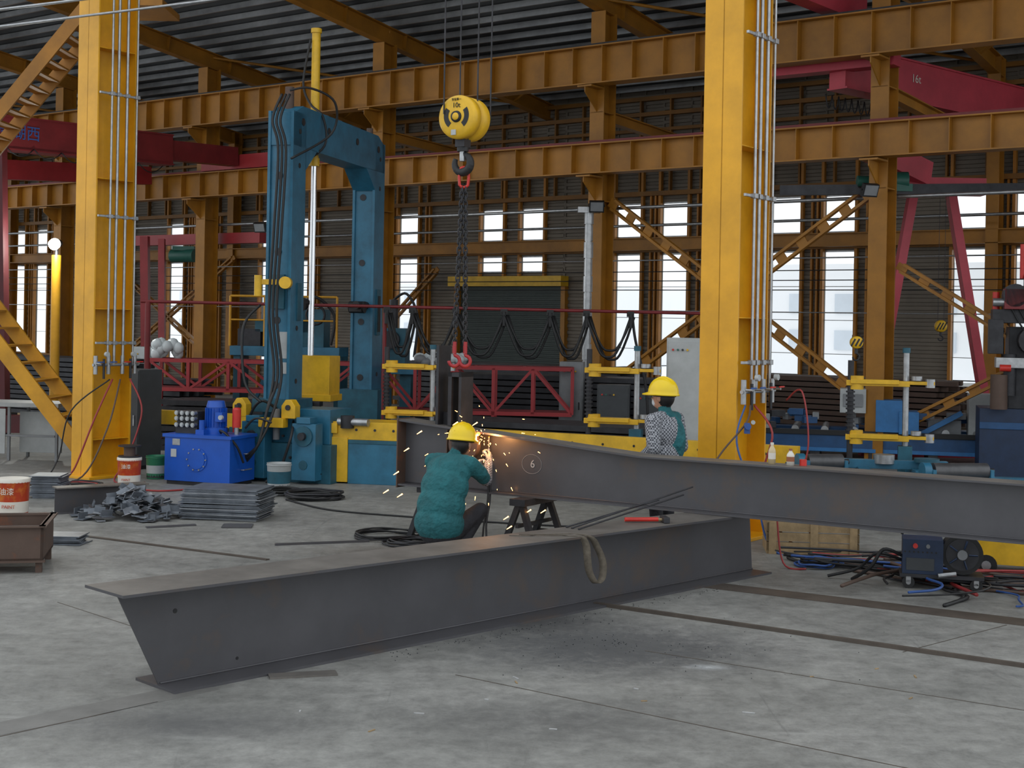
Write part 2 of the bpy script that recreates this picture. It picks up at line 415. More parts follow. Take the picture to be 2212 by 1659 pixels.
lattice('cross_brace',(-13.2,-.5,3.4),(-15.6,-.5,1.3),ORG,.12).build(WL,BR)
for L in (5.3,10.6,-.0):
    o=B('gantry_arm'); o.ib((.43-L,-5.6,5.9),(.43-L,-.5,5.65),.2,.16,ORG); o.build(WL,BR)
# ---------------------------------------------------------------- near columns
def near_col(loc,H,dp,w_):
    c=B('steel_column')
    c.bx(-w_/2,w_/2,-dp/2,-dp/2+.025,0,H,YEL); c.bx(-w_/2,w_/2,dp/2-.025,dp/2,0,H,YEL); c.bx(-.01,.01,-dp/2,dp/2,0,H,YEL)
    c.bx(-w_/2-.1,w_/2+.1,-dp/2-.1,dp/2+.1,0,.035,YEL)
    for z in (.5,2.2,3.9,5.6): 
        c.bx(-w_/2+.01,w_/2-.01,-dp/2+.02,dp/2-.02,z,z+.012,YEL)
    xs=w_/2+.05
    for (y,r) in ((-.12,.016),(-.02,.02),(.12,.02),(.28,.014)):
        c.cyl((xs,y,1.5),(xs,y,H),r,GALV,n=10)
    for z in (1.75,3.4,5.0):
        c.bx(xs-.03,xs-.0,-.3,.34,z,z+.03,GALV)
        for y in (-.12,-.02,.12,.28): c.bx(xs-.03,xs+.03,y-.03,y+.03,z-.01,z+.04,GALV)
    c.cyl((xs+.02,-.36,1.48),(xs+.02,.36,1.48),.02,GALV,n=10)
    for y in (-.32,-.12,.1,.3):
        c.cyl((xs+.02,y,1.36),(xs+.02,y,1.6),.028,GALV,n=10); c.cyl((xs+.02,y,1.5),(xs+.12,y,1.5),.013,GALV,n=8)
        c.box((xs+.13,y,1.52),(.02,.1,.016),REDB if y>0 else HBLU)
    for y in (-.22,.2):
        c.cyl((xs+.1,y,1.62),(xs+.14,y,1.62),.032,WHT,n=16)
        c.cyl((xs+.06,y,1.56),(xs+.06,y,1.3),.016,DARK,n=8)
    return c.build(loc,BR,bevel=.004)
near_col((-5.40,18.35,0),9,.62,.42); near_col((2.24,14.0,0),9,.66,.42)
def hose(name,pts,r,mat): o=B(name); o.tube(smooth_path(pts,7),r,mat,6); return o.build()
hose('gas_hose',[(-5.15,17.95,1.3),(-5.3,17.7,.8),(-5.5,17.6,.2),(-5.6,17.5,.02),(-5.2,17.2,.02),(-4.9,17.35,.02)],.012,HRED)
hose('gas_hose',[(-5.05,17.95,1.3),(-5.1,17.6,.7),(-5.35,17.4,.1),(-5.8,17.3,.02),(-6.0,17.0,.02)],.012,RUST)
hose('gas_hose',[(-4.95,18.05,1.3),(-4.75,17.9,.9),(-4.9,17.8,.3),(-5.0,17.6,.02),(-4.6,17.55,.02)],.012,HRED)
hose('gas_hose',[(-5.17,17.9,1.3),(-5.6,17.7,.9),(-5.75,17.7,.3),(-5.9,17.5,.02),(-6.3,17.4,.02)],.01,BLK)
hose('gas_hose',[(2.39,13.6,1.35),(2.53,13.4,1.1),(2.45,13.4,.7),(2.5,13.2,.3),(2.8,13.0,.02),(3.3,12.6,.02)],.011,HRED)
hose('gas_hose',[(2.34,13.55,1.35),(2.26,13.3,1.2),(2.0,13.2,.9),(1.8,13,.6),(1.6,12.95,.1),(1.5,12.8,.02)],.01,RUST)
hose('gas_hose',[(2.29,13.55,1.35),(2.18,13.35,1.0),(2.35,13.2,.5),(2.5,13.0,.02),(3.0,12.4,.02)],.01,HBLU)
hose('gas_hose',[(2.73,13.75,1.4),(2.83,13.5,1.5),(2.88,13.4,1.0),(2.8,13.4,.5),(3.0,13.2,.02),(3.6,12.8,.02)],.009,HRED)
o=B('pressure_regulator'); o.cyl((0,0,0),(0,-.06,0),.03,HBLU); o.box((0,0,-.02),(.05,.05,.1),HBLU); o.cyl((.05,-.03,.04),(.05,-.05,.04),.02,WHT); o.build((2.26,13.25,1.17))
pr=B('overhead_conduit')
for (z0,z1,dy) in ((6.05,6.15,0),(5.85,5.97,.1),(6.25,6.3,.2)):
    pr.cyl((-8.2,17.8+dy,z0-.25),(-3.2,17.8+dy,z1+.35),.018,GALV,n=8)
pr.build()
# ---------------------------------------------------------------- stairs left
st=B('steel_staircase')
p0=V((-5.62,18.9,0)); p1=V((-8.1,18.9,3.1))
for dy in (0,1.0):
    st.beam(p0+V((0,dy,0)),p1+V((0,dy,0)),.05,.2,YST)
n=13
for i in range(1,n):
    c=p0.lerp(p1,i/n); st.bx(c.x-.13,c.x+.1,18.92,19.88,c.z+.0,c.z+.03,YST)
st.bx(-8.9,-7.9,18.85,20.1,3.05,3.12,YST); st.cyl((-8.1,18.9,0),(-8.1,18.9,4),.05,YST)
st.cyl((-8.1,20.0,0),(-8.1,20.0,4),.05,YST)
st.build()
st=B('steel_staircase')
u0=V((-8.6,21.2,4.3)); u1=V((-6.5,21.2,6.95))
for dy in (0,.9): st.beam(u0+V((0,dy,0)),u1+V((0,dy,0)),.05,.2,ORG)
for i in range(1,n+1):
    c=u0.lerp(u1,i/(n+1)); st.bx(c.x-.1,c.x+.13,21.2,22.1,c.z,c.z+.03,ORG)
st.bx(-9.8,-8.5,21.1,22.2,4.2,4.28,ORG); st.cyl((-8.7,21.2,0),(-8.7,21.2,5.3),.05,ORG); st.bx(-6.6,-5.4,21.1,22.2,6.85,6.95,ORG)
st.build()
# ---------------------------------------------------------------- portal press (teal)
PO=V((-3.02,18.4,0)); PA=math.radians(75.5)
pp=B('portal_straightening_press')
Lp=3.1
for x0 in (0,Lp):
    pp.bx(x0-.18,x0+.18,-.16,.16,1.05,4.85,TEAL)
    pp.bx(x0-.215,x0+.215,-.18,-.14,1.05,4.85,TEAL); pp.bx(x0-.215,x0+.215,.14,.18,1.05,4.85,TEAL)
    for z in (1.25,2.1,3.0,4.0): pp.cyl((x0-.19,.02,z),(x0-.186,.02,z),.05,DARK)
pp.add([(-.2,-.18,4.4),(Lp+.2,-.18,4.4),(Lp+.2,-.18,4.82),(Lp-.1,-.18,4.95),(.1,-.18,4.95),(-.2,-.18,4.82),
        (-.2,.18,4.4),(Lp+.2,.18,4.4),(Lp+.2,.18,4.82),(Lp-.1,.18,4.95),(.1,.18,4.95),(-.2,.18,4.82)],
        [(0,1,2,3,4,5),(11,10,9,8,7,6),(0,6,7,1),(1,7,8,2),(2,8,9,3),(3,9,10,4),(4,10,11,5),(5,11,6,0)],TEAL)
pp.add([(.2,-.18,4.1),(.6,-.18,4.41),(.2,-.18,4.41),(.2,.18,4.1),(.6,.18,4.41),(.2,.18,4.41)],[(0,1,2),(5,4,3),(0,3,4,1)],TEAL)
pp.add([(Lp-.2,-.18,4.1),(Lp-.6,-.18,4.41),(Lp-.2,-.18,4.41),(Lp-.2,.18,4.1),(Lp-.6,.18,4.41),(Lp-.2,.18,4.41)],[(0,1,2),(5,4,3),(0,3,4,1)],TEAL)
for x in (.1,1.0,2.1,3.0): pp.cyl((x,-.19,4.74),(x,-.18,4.74),.05,DARK); 
for x in (0,Lp):
    for z in (1.3,2.0,4.15,4.6): pp.cyl((x,-.186,z),(x,-.18,z),.035,DARK,n=10)
pp.cyl((.05,0,4.9),(.05,0,5.2),.06,RUST); pp.cyl((Lp-.0,.0,4.9),(Lp,.0,5.08),.05,RUST)
pp.bx(-.23,-.18,-.09,.09,2.25,2.7,TEALD); pp.bx(-.02,.1,-.2,-.17,2.1,2.6,TEALD); pp.bx(Lp-.08,Lp+.08,-.2,-.17,1.9,2.6,TEALD); pp.bx(Lp-.05,Lp+.05,-.21,-.19,1.95,2.5,BLK)
pp.bx(-.19,-.185,-.13,-.02,1.6,1.95,WHT); pp.bx(-.19,-.185,-.13,-.04,1.4,1.55,WHT)
for x in (.35,Lp-.4):
    z=2.35
    pp.cyl((x-.2,-.05,z),(x+.25,-.05,z),.06,BLK); pp.cyl((x,-.12,z-.03),(x,.12,z-.03),.09,BLK); pp.bx(x-.1,x+.1,-.1,.1,z-.1,z-.05,BLK)
pp.bx(-.3,.3,-.3,.3,.9,1.07,TEALD); pp.bx(Lp-.32,Lp+.32,-.32,.32,.6,1.07,TEALD); pp.bx(Lp-.3,Lp+.3,-.3,.3,0,.6,TEALD)
po=pp.build(PO,PA,bevel=.006)
pb=B('base')
pb.bx(-.55,.62,-.3,.45,0,.5,TEALD); pb.bx(-.45,.55,-.2,.4,.5,.95,TEAL)
for x in (-.42,.32):
    pb.bx(x-.17,x+.17,-.48,-.28,.05,.78,TEAL); pb.cyl((x,-.5,.62),(x,-.47,.62),.13,TEALD); pb.cyl((x,-.56,.62),(x,-.5,.62),.05,DARK)
    pb.cyl((x,-.49,.25),(x,-.47,.25),.06,TEALD)
    pb.bx(x-.1,x+.1,-.5,-.3,.78,.86,TEAL)
for x in (-.62,.1):
    pb.prism([(x-.1,.84),(x+.1,.84),(x+.1,1.0),(x+.04,1.08),(x-.04,1.08),(x-.1,1.0)],-.5,-.36,YM)
    pb.cyl((x,-.52,.98),(x,-.5,.98),.035,DARK)
pb.bx(-.3,.06,-.56,-.42,.72,.84,YM)
pb.bx(-.75,-.55,-.4,0,.0,.62,TEALD); pb.cyl((.62,-.1,.8),(1.05,-.1,.8),.05,GALV); pb.cyl((.75,-.1,.72),(.75,-.1,.88),.09,DARK)
for i in range(14):
    x=random.uniform(-.5,.5); z=random.uniform(.1,.7); pb.cyl((x,-.32,z),(x,-.29,z),.018,DARK,n=8)
pb.cyl((-.15,-.35,.55),(-.15,-.35,.95),.045,GRY); pb.tube(smooth_path([(-.15,-.35,.95),(-.3,-.5,1.05),(-.5,-.45,.8),(-.5,-.5,.3),(-.4,-.6,.05)]),.02,BLK)
pb.tube(smooth_path([(.1,-.35,.8),(.2,-.6,.6),(.05,-.6,.2),(-.1,-.7,.03)]),.02,BLK)
q=pb.build((-2.78,18.35,0),math.radians(-20),bevel=.006)
q.parent=po; q.matrix_parent_inverse=(Matrix.Translation(PO)@Matrix.Rotation(PA,4,'Z')).inverted()
hy=B('press_cylinder'); hy.cyl((0,0,4.3),(0,0,6.1),.06,YM); hy.cyl((0,0,6.1),(0,0,6.16),.075,YM); hy.cyl((0,0,4.25),(0,0,4.36),.075,YM)
hy.cyl((0,0,1.62),(0,0,4.3),.04,CHR); hy.bx(-.24,.36,-.2,.2,1.08,1.62,YM); hy.bx(-.27,.39,-.22,.22,1.0,1.09,YM)
hy.tube(smooth_path([(-.06,-.06,6.0),(-.14,-.1,5.4),(-.03,-.1,5.1),(.2,-.2,4.9),(.25,-.25,4.5),(-.1,-.3,4.2),(-.25,-.25,3.9)]),.018,BLK)
hy.build((-2.79,19.3,0),math.radians(-14),bevel=.004)
for i,(dx,zz) in enumerate(((0,0),(.05,.1),(-.05,.2))):
    hose('hydraulic_hose',[(-3.0+dx,18.1,5.05),(-3.1+dx,18.0,4.7),(-3.02+dx,18.0,4.3),(-3.06+dx,17.99,3.2),(-3.1+dx,17.99,2.2),(-3.02+dx,17.97,1.4),(-3.1+dx,17.7,.95-zz),(-3.2,17.6,.5),(-3.4+dx,17.7,.3)],.018,BLK)
hose('hydraulic_hose',[(-3.3,18.2,2.3),(-3.5,18.1,2.0),(-3.45,18.0,1.3),(-3.2,17.8,1.05)],.018,BLK)
hose('hydraulic_hose',[(-2.95,18.1,5.1),(-2.7,18.2,5.15),(-2.4,18.4,5.0),(-2.45,18.5,4.6),(-2.9,18.0,4.2)],.016,BLK)
o=B('guide_roller_bracket'); o.bx(-.25,.1,-.06,.06,0,.07,YM); o.cyl((.1,-.07,.03),(.1,.07,.03),.08,YM); o.cyl((-.25,-.05,-.15),(-.25,-.05,.12),.05,YM); o.build((-3.05,18.05,2.56),0,bevel=.004)
tb=B('roller_table')
tb.bx(0,1.0,-.3,.3,.57,.8,YM); tb.bx(-.08,.24,-.32,.1,.02,.6,YM); tb.bx(.24,.95,-.3,.25,0,.56,TEAL); tb.bx(.24,.95,-.31,-.3,.52,.57,TEALD)
tb.bx(.0,.1,-.34,-.3,.65,.78,YM); 
for x in (.35,.6,.85): tb.cyl((x,-.305,.7),(x,-.3,.7),.018,DARK,n=8)
tb.build((-2.27,18.35,0),math.radians(-12),bevel=.008)
d=V((8.6,-4.2,0)).normalized()
cv=B('conveyor_rail')
a=V((-5.3,20.15,.68)); 
cv.beam(a,a+d*1.9,.12,.2,YM)
a2=V((-1.4,18.0,.68)); cv.beam(a2,a2+d*5.2,.12,.2,YM)
for t in (.2,1.6): c=a+d*t; cv.bx(c.x-.06,c.x+.06,c.y-.06,c.y+.06,0,.6,TEALD)
for t in (.3,1.6,3.0,4.4,5.1): c=a2+d*t; cv.bx(c.x-.06,c.x+.06,c.y-.06,c.y+.06,0,.6,TEALD)
for t in [i*.4 for i in range(13)]: 
    c=a2+d*t; cv.cyl(c+V((0,-.065,.0)),c+V((0,-.075,0)),.015,DARK,n=8)
cv.build(bevel=.004)
def clamp(loc,rz_,w_=1.0,hi=1.52,lo=.9,tall=1.75):
    c=B('clamping_arm_station')
    for z in (hi,lo):
        c.bx(0,w_*.72,-.06,.06,z-.045,z+.02,YM); c.bx(.05,w_*.6,-.09,.09,z-.02,z+.03,YM)
        c.bx(w_*.62,w_,-.04,.04,z-.02,z+.02,YM); c.cyl((w_*.95,0,z-.05),(w_*.95,0,z+.05),.055,GALV); c.cyl((w_*.8,0,z+.03),(w_*.8,0,z+.08),.06,GALV)
        c.cyl((.12,0,z-.09),(.12,0,z+.07),.08,YM)
    c.cyl((.05,0,0),(.05,0,hi+.25),.035,DARK); c.cyl((w_*.68,.05,lo-.2),(w_*.68,.05,tall),.035,GALV); c.cyl((w_*.68,.05,tall),(w_*.68,.05,tall+.06),.045,TEALD)
    for i in range(10): c.cyl((.05,0,lo+.06+i*.05),(.05,0,lo+.08+i*.05),.052,DARK,n=10)
    c.bx(.0,w_*.8,-.12,.12,0,.25,TEALD); c.bx(w_*.6,w_*.76,-.06,.12,.2,lo-.1,TEALD)
    return c.build(loc,rz_,bevel=.004)
clamp((-1.72,18.7,0),math.radians(-14)); clamp((.93,17.4,0),math.radians(-14),.95,1.56,.93,1.8); clamp((3.96,16.4,0),math.radians(-14),1.0,1.5,.86,1.85)
# ---------------------------------------------------------------- blue hydraulic power unit
hp=B('hydraulic_power_unit')
hp.bx(-.475,.475,-.3,.3,.05,.62,BLU); hp.bx(-.5,.5,-.32,.32,.6,.64,BLU); hp.bx(-.45,.45,-.28,.28,0,.06,DARK)
hp.cyl((.0,-.31,.33),(.0,-.3,.33),.15,BLU,n=28); hp.cyl((.0,-.318,.33),(.0,-.31,.33),.12,BLU,n=28)
for i in range(10):
    a=i*math.pi/5; hp.cyl((.135*math.cos(a),-.325,.33+.135*math.sin(a)),(.135*math.cos(a),-.31,.33+.135*math.sin(a)),.01,GALV,n=6)
hp.bx(-.38,-.3,-.308,-.3,.35,.45,WHT); hp.bx(-.36,-.25,-.306,-.3,.5,.58,GALV)
hp.cyl((.08,0,.64),(.08,0,.72),.15,BLU); hp.cyl((.08,0,.72),(.08,0,.98),.115,BLU,n=24); hp.cyl((.08,0,.98),(.08,0,1.06),.125,BLU,r2=.105,n=24)
for i in range(20):
    a=i*math.pi/10; c=V((.08+.125*math.cos(a),.125*math.sin(a),.85)); hp.box(c,(.03,.005,.24),BLU,(0,0,a))
hp.bx(.14,.24,-.12,-.02,.8,.92,BLU)
hp.bx(-.42,-.1,-.15,.12,.64,.72,DARK)
for i in range(4):
    x=-.38+i*.08; hp.bx(x-.034,x+.034,-.13,.1,.72,.92,DARK)
    for z in (.75,.83,.9): hp.cyl((x,-.2,z),(x,-.12,z),.03,GALV); hp.cyl((x,-.21,z),(x,-.2,z),.02,WHT,n=12)
hp.cyl((-.0,-.2,.64),(-.0,-.2,.82),.035,BLU); hp.bx(-.06,.06,-.25,-.12,.62,.7,BLU)
hp.cyl((.37,.02,.64),(.37,.02,.74),.03,GALV); hp.cyl((.37,.02,.73),(.37,.02,.95),.055,REDB); hp.ell((.37,.02,.95),(.055,.055,.04),REDB); hp.cyl((.3,.1,.66),(.3,.1,.82),.03,REDB)
hp.cyl((.37,.02,.98),(.37,.02,1.02),.03,DARK); hp.cyl((.25,-.14,.86),(.25,-.18,.86),.03,WHT)
hp.tube(smooth_path([(.22,-.1,.66),(.28,-.22,.7),(.4,-.26,.66),(.52,-.2,.5),(.55,-.1,.3)]),.015,BLK); hp.tube(smooth_path([(.45,.1,.72),(.6,.1,.85),(.8,.15,.8)]),.015,BLK)
for z in (.2,.4): hp.tube([(.48,-.1+z*.3,z),(.52,-.1+z*.3,z),(.52,.1+z*.3,z),(.48,.1+z*.3,z)],.008,GALV)
hp.build((-3.83,17.75,0),math.radians(-20),bevel=.006)
# ---------------------------------------------------------------- pails, cans, spool
def pail(name,loc,r,h,body,label=None,lid=False):
    p=B(name)
    p.lathe((0,0,0),[(0,0),(r*.9,0),(r*.92,.02),(r,h*.98),(r*1.03,h),(r*.97,h),(r*.9,.03)],body,n=32)
    p.torus((0,0,h*.93),(0,0,1),r*1.01,.006,body,28,6)
    if lid: p.lathe((0,0,h),[(r*1.04,-.03),(r*1.04,.005),(r*.9,.01),(0,.01)],CREAM,n=32)
    else: p.cyl((0,0,.02),(0,0,h*.86),r*.93,DARK,n=24)
    if label:
        for (a,b_,m) in label: p.lathe((0,0,0),[(r*(.92+.08*a)*1.006,h*a),(r*(.92+.08*b_)*1.006,h*b_)],m,n=32)
    return p.build(loc)
p=pail('paint_can',(-5.2,14.55,0),.172,.39,CANR,[(.12,.42,CREAM)],lid=True)
T(p,'label_text','PAINT',(.02,-.176,.115),.05,CANR); T(p,'label_text','PAINT',(.03,-.168,.025),.03,CREAM)
T(p,'label_text','油漆',(.0,-.182,.27),.08,CREAM)
p=pail('paint_can',(-4.72,17.25,0),.145,.36,CANR,[(.12,.42,CREAM)],lid=True)
T(p,'label_text','油漆',(0,-.156,.26),.06,CREAM); T(p,'label_text','PAINT',(0,-.15,.1),.04,CANR)
pail('plastic_pail',(-2.86,17.25,0),.15,.33,WHT,[(.25,.7,TEALD)]); pail('plastic_pail',(-4.62,18.2,0),.14,.3,M('green_pail',(.03,.2,.1),.4),[(.25,.6,WHT)])
sp=B('wire_spool'); sp.cyl((0,0,0),(0,0,.015),.14,DARK,n=28); sp.cyl((0,0,.015),(0,0,.13),.07,RUST,n=20); sp.cyl((0,0,.13),(0,0,.145),.14,DARK,n=28); sp.build((-4.72,17.25,.372))
# ---------------------------------------------------------------- left workbench, cabinet
wb=B('workbench'); wb.bx(0,1.5,0,.7,.78,.84,WHT)
for x in (.03,.72,1.44):
    for y in (.03,.65): wb.bx(x,x+.04,y,y+.04,0,.78,GRY)
wb.bx(.06,.7,.01,.03,.1,.75,WHT); wb.bx(.78,1.42,.3,.33,.1,.7,WHT); wb.bx(.06,1.44,.02,.05,.35,.38,GRY); wb.build((-8.0,20.15,0),math.radians(-6),bevel=.004)
cb=B('control_cabinet'); cb.bx(-.25,.25,-.2,.2,.05,1.38,DCAB); cb.bx(-.24,.24,-.21,-.2,.08,1.36,DCAB); cb.bx(.15,.18,-.225,-.21,.6,.75,GALV); cb.bx(-.24,.24,-.19,.19,0,.05,BLK); cb.build((-5.22,19.5,0),BR,bevel=.006)
# ---------------------------------------------------------------- rusty trough
tr=B('steel_trough')
tr.bx(-1.4,0,0,.02,.1,.39,RUST); tr.bx(-1.4,0,.72,.74,.1,.39,RUST); tr.bx(-.02,0,0,.74,.1,.39,RUST); tr.bx(-1.4,-1.38,0,.74,.1,.39,RUST); tr.bx(-1.4,0,0,.74,.1,.12,RUST)
tr.bx(-1.42,.02,-.04,.03,.375,.39,RUST); tr.bx(-1.42,.02,.71,.78,.375,.39,RUST); tr.bx(-.03,.03,-.04,.78,.375,.39,RUST); tr.bx(-1.42,.02,-.03,.02,.09,.105,RUST)
for x in (-1.3,-.06):
    for y in (.02,.66): tr.bx(x,x+.05,y,y+.06,0,.1,RUST)
tr.build((-3.80,11.35,0),math.radians(12))
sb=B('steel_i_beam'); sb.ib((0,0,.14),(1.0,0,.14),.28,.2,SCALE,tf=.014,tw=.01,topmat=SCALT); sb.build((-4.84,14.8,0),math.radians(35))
sp=B('scrap_plate_pile')
for i in range(130):
    a=random.uniform(0,6.28); r=random.random()**.7; x=r*.64*math.cos(a); y=r*.42*math.sin(a); z=.02+(1-r)*.30*random.uniform(.3,1)
    c=V((x,y,z)); rot=(random.uniform(-.6,.6)*(1-r*.6),random.uniform(-.6,.6)*(1-r*.6),random.uniform(0,3.14))
    sx,sy=random.uniform(.1,.2),random.uniform(.06,.13)
    if r>.85: rot=(0,0,rot[2]); c.z=.012+random.random()*.03
    sp.box(c,(sx,sy,.008),random.choice((PLATE,PLATB,SCALE,PLATE)),rot)
    if i%3==0: sp.box(c+V((0,0,.03)),(sx,.008,.07),PLATE,rot)
    if i%4==1: sp.cyl(c+V((0,0,.004)),c+V((0,0,.006)),.014,BLK,n=8)
sp.build((-3.95,14.65,0))
ps=B('steel_plate_stack')
for i in range(24):
    ps.box((random.uniform(-.02,.02),random.uniform(-.03,.03),.008+i*.0135),(.82+random.uniform(-.06,.06),.55,.0095),PLATE if i%4 else PLATB,(0,0,random.uniform(-.05,.05)))
ps.build((-2.98,14.75,0),math.radians(-8))
ps=B('steel_plate_stack')
for i in range(20): ps.box((random.uniform(-.03,.03),random.uniform(-.03,.03),.008+i*.013),(.35,.4,.0095),PLATE,(0,0,random.uniform(-.1,.1)))
ps.build((-5.35,16.2,0))
ps=B('steel_plate_stack')
for i in range(6): ps.box((random.uniform(-.03,.03),random.uniform(-.03,.03),.008+i*.013),(.34,.3,.0095),PLATE,(0,0,random.uniform(-.2,.2)))
ps.build((-4.1,12.9,0))
lp=B('loose_plate')
for c,s_,r_ in (((-3.4,14.0,.008),(.5,.06,.012),.5),((-2.75,14.1,.008),(.3,.25,.01),.1),((-1.75,13.1,.01),(.9,.03,.02),.35),((-1.4,12.3,.01),(.3,.2,.012),.2)): lp.box(c,s_,SCALE,(0,0,r_))
lp.build()
# ---------------------------------------------------------------- foreground H beam (slightly tapered)
B1=(-1.995,7.90,0)
b1a=math.atan2(4.16,4.11); Lb=5.85; FW=.21
hb=B('steel_h_beam')
tf=.016; H0,H1=.590,.533
def h1z(t): return H0+(H1-H0)*t/Lb
hb.bx(0,Lb,-FW,FW,0,tf,SCALE)
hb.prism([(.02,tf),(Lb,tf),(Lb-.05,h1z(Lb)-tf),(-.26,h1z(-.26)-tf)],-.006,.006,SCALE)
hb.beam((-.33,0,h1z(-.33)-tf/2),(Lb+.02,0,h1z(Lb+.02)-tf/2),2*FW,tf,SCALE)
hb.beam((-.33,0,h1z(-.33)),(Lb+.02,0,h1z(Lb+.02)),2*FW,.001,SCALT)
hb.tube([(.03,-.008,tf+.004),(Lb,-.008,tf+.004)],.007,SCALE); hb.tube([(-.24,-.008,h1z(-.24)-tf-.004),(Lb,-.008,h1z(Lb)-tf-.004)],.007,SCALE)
hb.cyl((.12,-.008,.42),(.12,-.006,.42),.014,BLK); hb.cyl((.55,-.008,.08),(.55,-.006,.08),.01,BLK)
hb.build(B1,b1a)
sh=B('shim_plate'); sh.box((-1.2,8.22,.006),(.4,.10,.012),SCALT,(0,0,b1a-.5)); sh.build()
# ---------------------------------------------------------------- raised tapered H beam
b2a=math.atan2(-3.0,4.83); ZB=.542
hb=B('steel_h_beam'); L2=7.2; k=2.56; h0,h1=.63,.447
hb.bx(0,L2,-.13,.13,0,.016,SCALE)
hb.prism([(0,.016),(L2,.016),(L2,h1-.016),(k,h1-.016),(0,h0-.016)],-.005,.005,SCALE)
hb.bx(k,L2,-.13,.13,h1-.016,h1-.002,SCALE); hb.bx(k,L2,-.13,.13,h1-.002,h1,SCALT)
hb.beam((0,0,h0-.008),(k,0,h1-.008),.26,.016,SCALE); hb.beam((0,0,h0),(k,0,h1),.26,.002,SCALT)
hb.bx(-.012,0,-.14,.14,-.02,h0+.01,RUST)
hb.bx(.55,.56,-.12,-.0,.016,.56,RUST)
hb.tube([(0,-.008,.02),(L2,-.008,.02)],.007,SCALE)
h2=hb.build((-1.0,13.4,ZB),b2a)
ch=B('chalk_ring'); ch.tube([(.105*math.cos(a*.3),0,.088*math.sin(a*.3)) for a in range(21)],.0016,CHALK,4,True); ch.build((1.42,-.0075,.29),parent=h2)
T(h2,'chalk_mark','6',(1.43,-.008,.29),.1,CHALK)
hs=B('hot_cut_glow'); hs.ell((0,0,0),(.022,.012,.018),HOT); hs.ell((.0,-.01,-.01),(.01,.01,.01),SPARK); hs.build((.92,-.14,.545),parent=h2)
def trestle(loc,rz_,h,w_=.6):
    t=B('steel_trestle'); t.bx(-.08,.08,-w_/2,w_/2,h-.06,h,DARK)
    for sy in (-1,1):
        for sx in (-1,1): t.beam((sx*.02,sy*(w_/2-.06),h-.06),(sx*.2,sy*(w_/2-.04),.0),.05,.05,DARK)
        t.beam((-.13,sy*(w_/2-.05),.2),(.13,sy*(w_/2-.05),.2),.03,.03,DARK)
    t.beam((.0,-w_/2,.3),(0,w_/2,.3),.03,.03,DARK); return t.build(loc,rz_)
def on2(x,y=0): c,s=math.cos(b2a),math.sin(b2a); return (-1.0+x*c-y*s,13.4+x*s+y*c,0)
trestle(on2(1.45),b2a,ZB-.001,.6); trestle(on2(6.9),b2a,ZB-.001); trestle(on2(.25,.1),b2a,ZB-.001,.3)
ls=B('lifting_bracket'); ls.bx(-.16,-.13,-.1,.1,0,.75,DARK); ls.bx(-.02,.02,-.1,.1,0,.5,DARK); ls.bx(.1,.13,-.1,.1,0,.5,DARK); ls.bx(-.02,.13,-.1,.1,.46,.5,DARK); ls.bx(-.13,.13,-.01,.01,.0,.12,DARK)
ls.build((-.52,13.12,1.14),b2a)
fl=B('pipe_flange'); fl.cyl((0,-.03,0),(0,.03,0),.16,RUST,n=28); fl.cyl((0,-.05,0),(0,.05,0),.08,RUST,n=20); fl.build((-.42,12.88,.98),b2a)
def bottle(loc,r,h,mat,cap): 
    o=B('drink_bottle'); o.lathe((0,0,0),[(0,0),(r,0),(r,h*.62),(r*.85,h*.72),(r*.4,h*.88),(r*.4,h)],mat); o.cyl((0,0,h*.93),(0,0,h*1.04),r*.48,cap,n=14)
    o.lathe((0,0,0),[(r*1.02,h*.25),(r*1.02,h*.55)],cap); return o.build(loc)
zt=ZB+h1+.001
x,y,_=on2(3.72); bottle((x,y,zt),.03,.17,M('tea_bottle',(.62,.5,.3),.3),CREAM)
x,y,_=on2(3.88); bottle((x,y,zt),.032,.13,CREAM,M('can_brown',(.3,.1,.04),.4))
x,y,_=on2(3.97,.05); o=B('marker_tin'); o.cyl((0,0,0),(0,0,.05),.03,REDB); o.build((x,y,zt))
hm=B('hammer'); hm.cyl((-.17,0,.022),(.1,0,.022),.017,REDB); hm.cyl((.1,0,.02),(.15,0,.02),.012,WOOD); hm.bx(.13,.18,-.07,.07,.0,.045,DARK); hm.build((1.09,11.03,.5495),math.radians(8),bevel=.004)
rd=B('steel_rod')
for (p,q) in (((.48,10.55,.561),(1.50,11.35,.80)),((.53,10.5,.561),(1.42,11.3,.74)),((.44,10.6,.561),(1.2,11.1,.72))): rd.cyl(p,q,.007,DARK,n=8)
rd.build()
sl=B('webbing_sling')
def ribbon(o,pts,wdir,wd,mat):
    pts=smooth_path(pts,6); wv=V(wdir).normalized()*wd/2; P=[];F=[]
    for p in pts: P+=[p-wv,p+wv]
    m=len(pts)
    for i in range(m-1): F.append((2*i,2*i+1,2*i+3,2*i+2))
    o.add(P,F,mat,True)
ax=V((math.cos(b1a),math.sin(b1a),0)); nr=V((ax.y,-ax.x,0))
c0=V(B1)+ax*3.42
T_=lambda a,b_,z: c0+ax*a+nr*(b_+.03)+V((0,0,z-.006))
ribbon(sl,[T_(-.42,-.14,.572),T_(-.28,-.02,.571),T_(-.12,.1,.570),T_(-.04,.18,.562),T_(.0,.2,.5),T_(.0,.215,.4),T_(.02,.22,.3),T_(.08,.235,.215),T_(.15,.23,.25),T_(.165,.22,.36),T_(.12,.205,.47),T_(.05,.19,.555),T_(-.06,.1,.578),T_(-.2,.02,.58),T_(-.36,-.1,.58)],ax*.6+nr*.5,.055,SLING)
o=sl.build(); md=o.modifiers.new('thick','SOLIDIFY'); md.thickness=.005
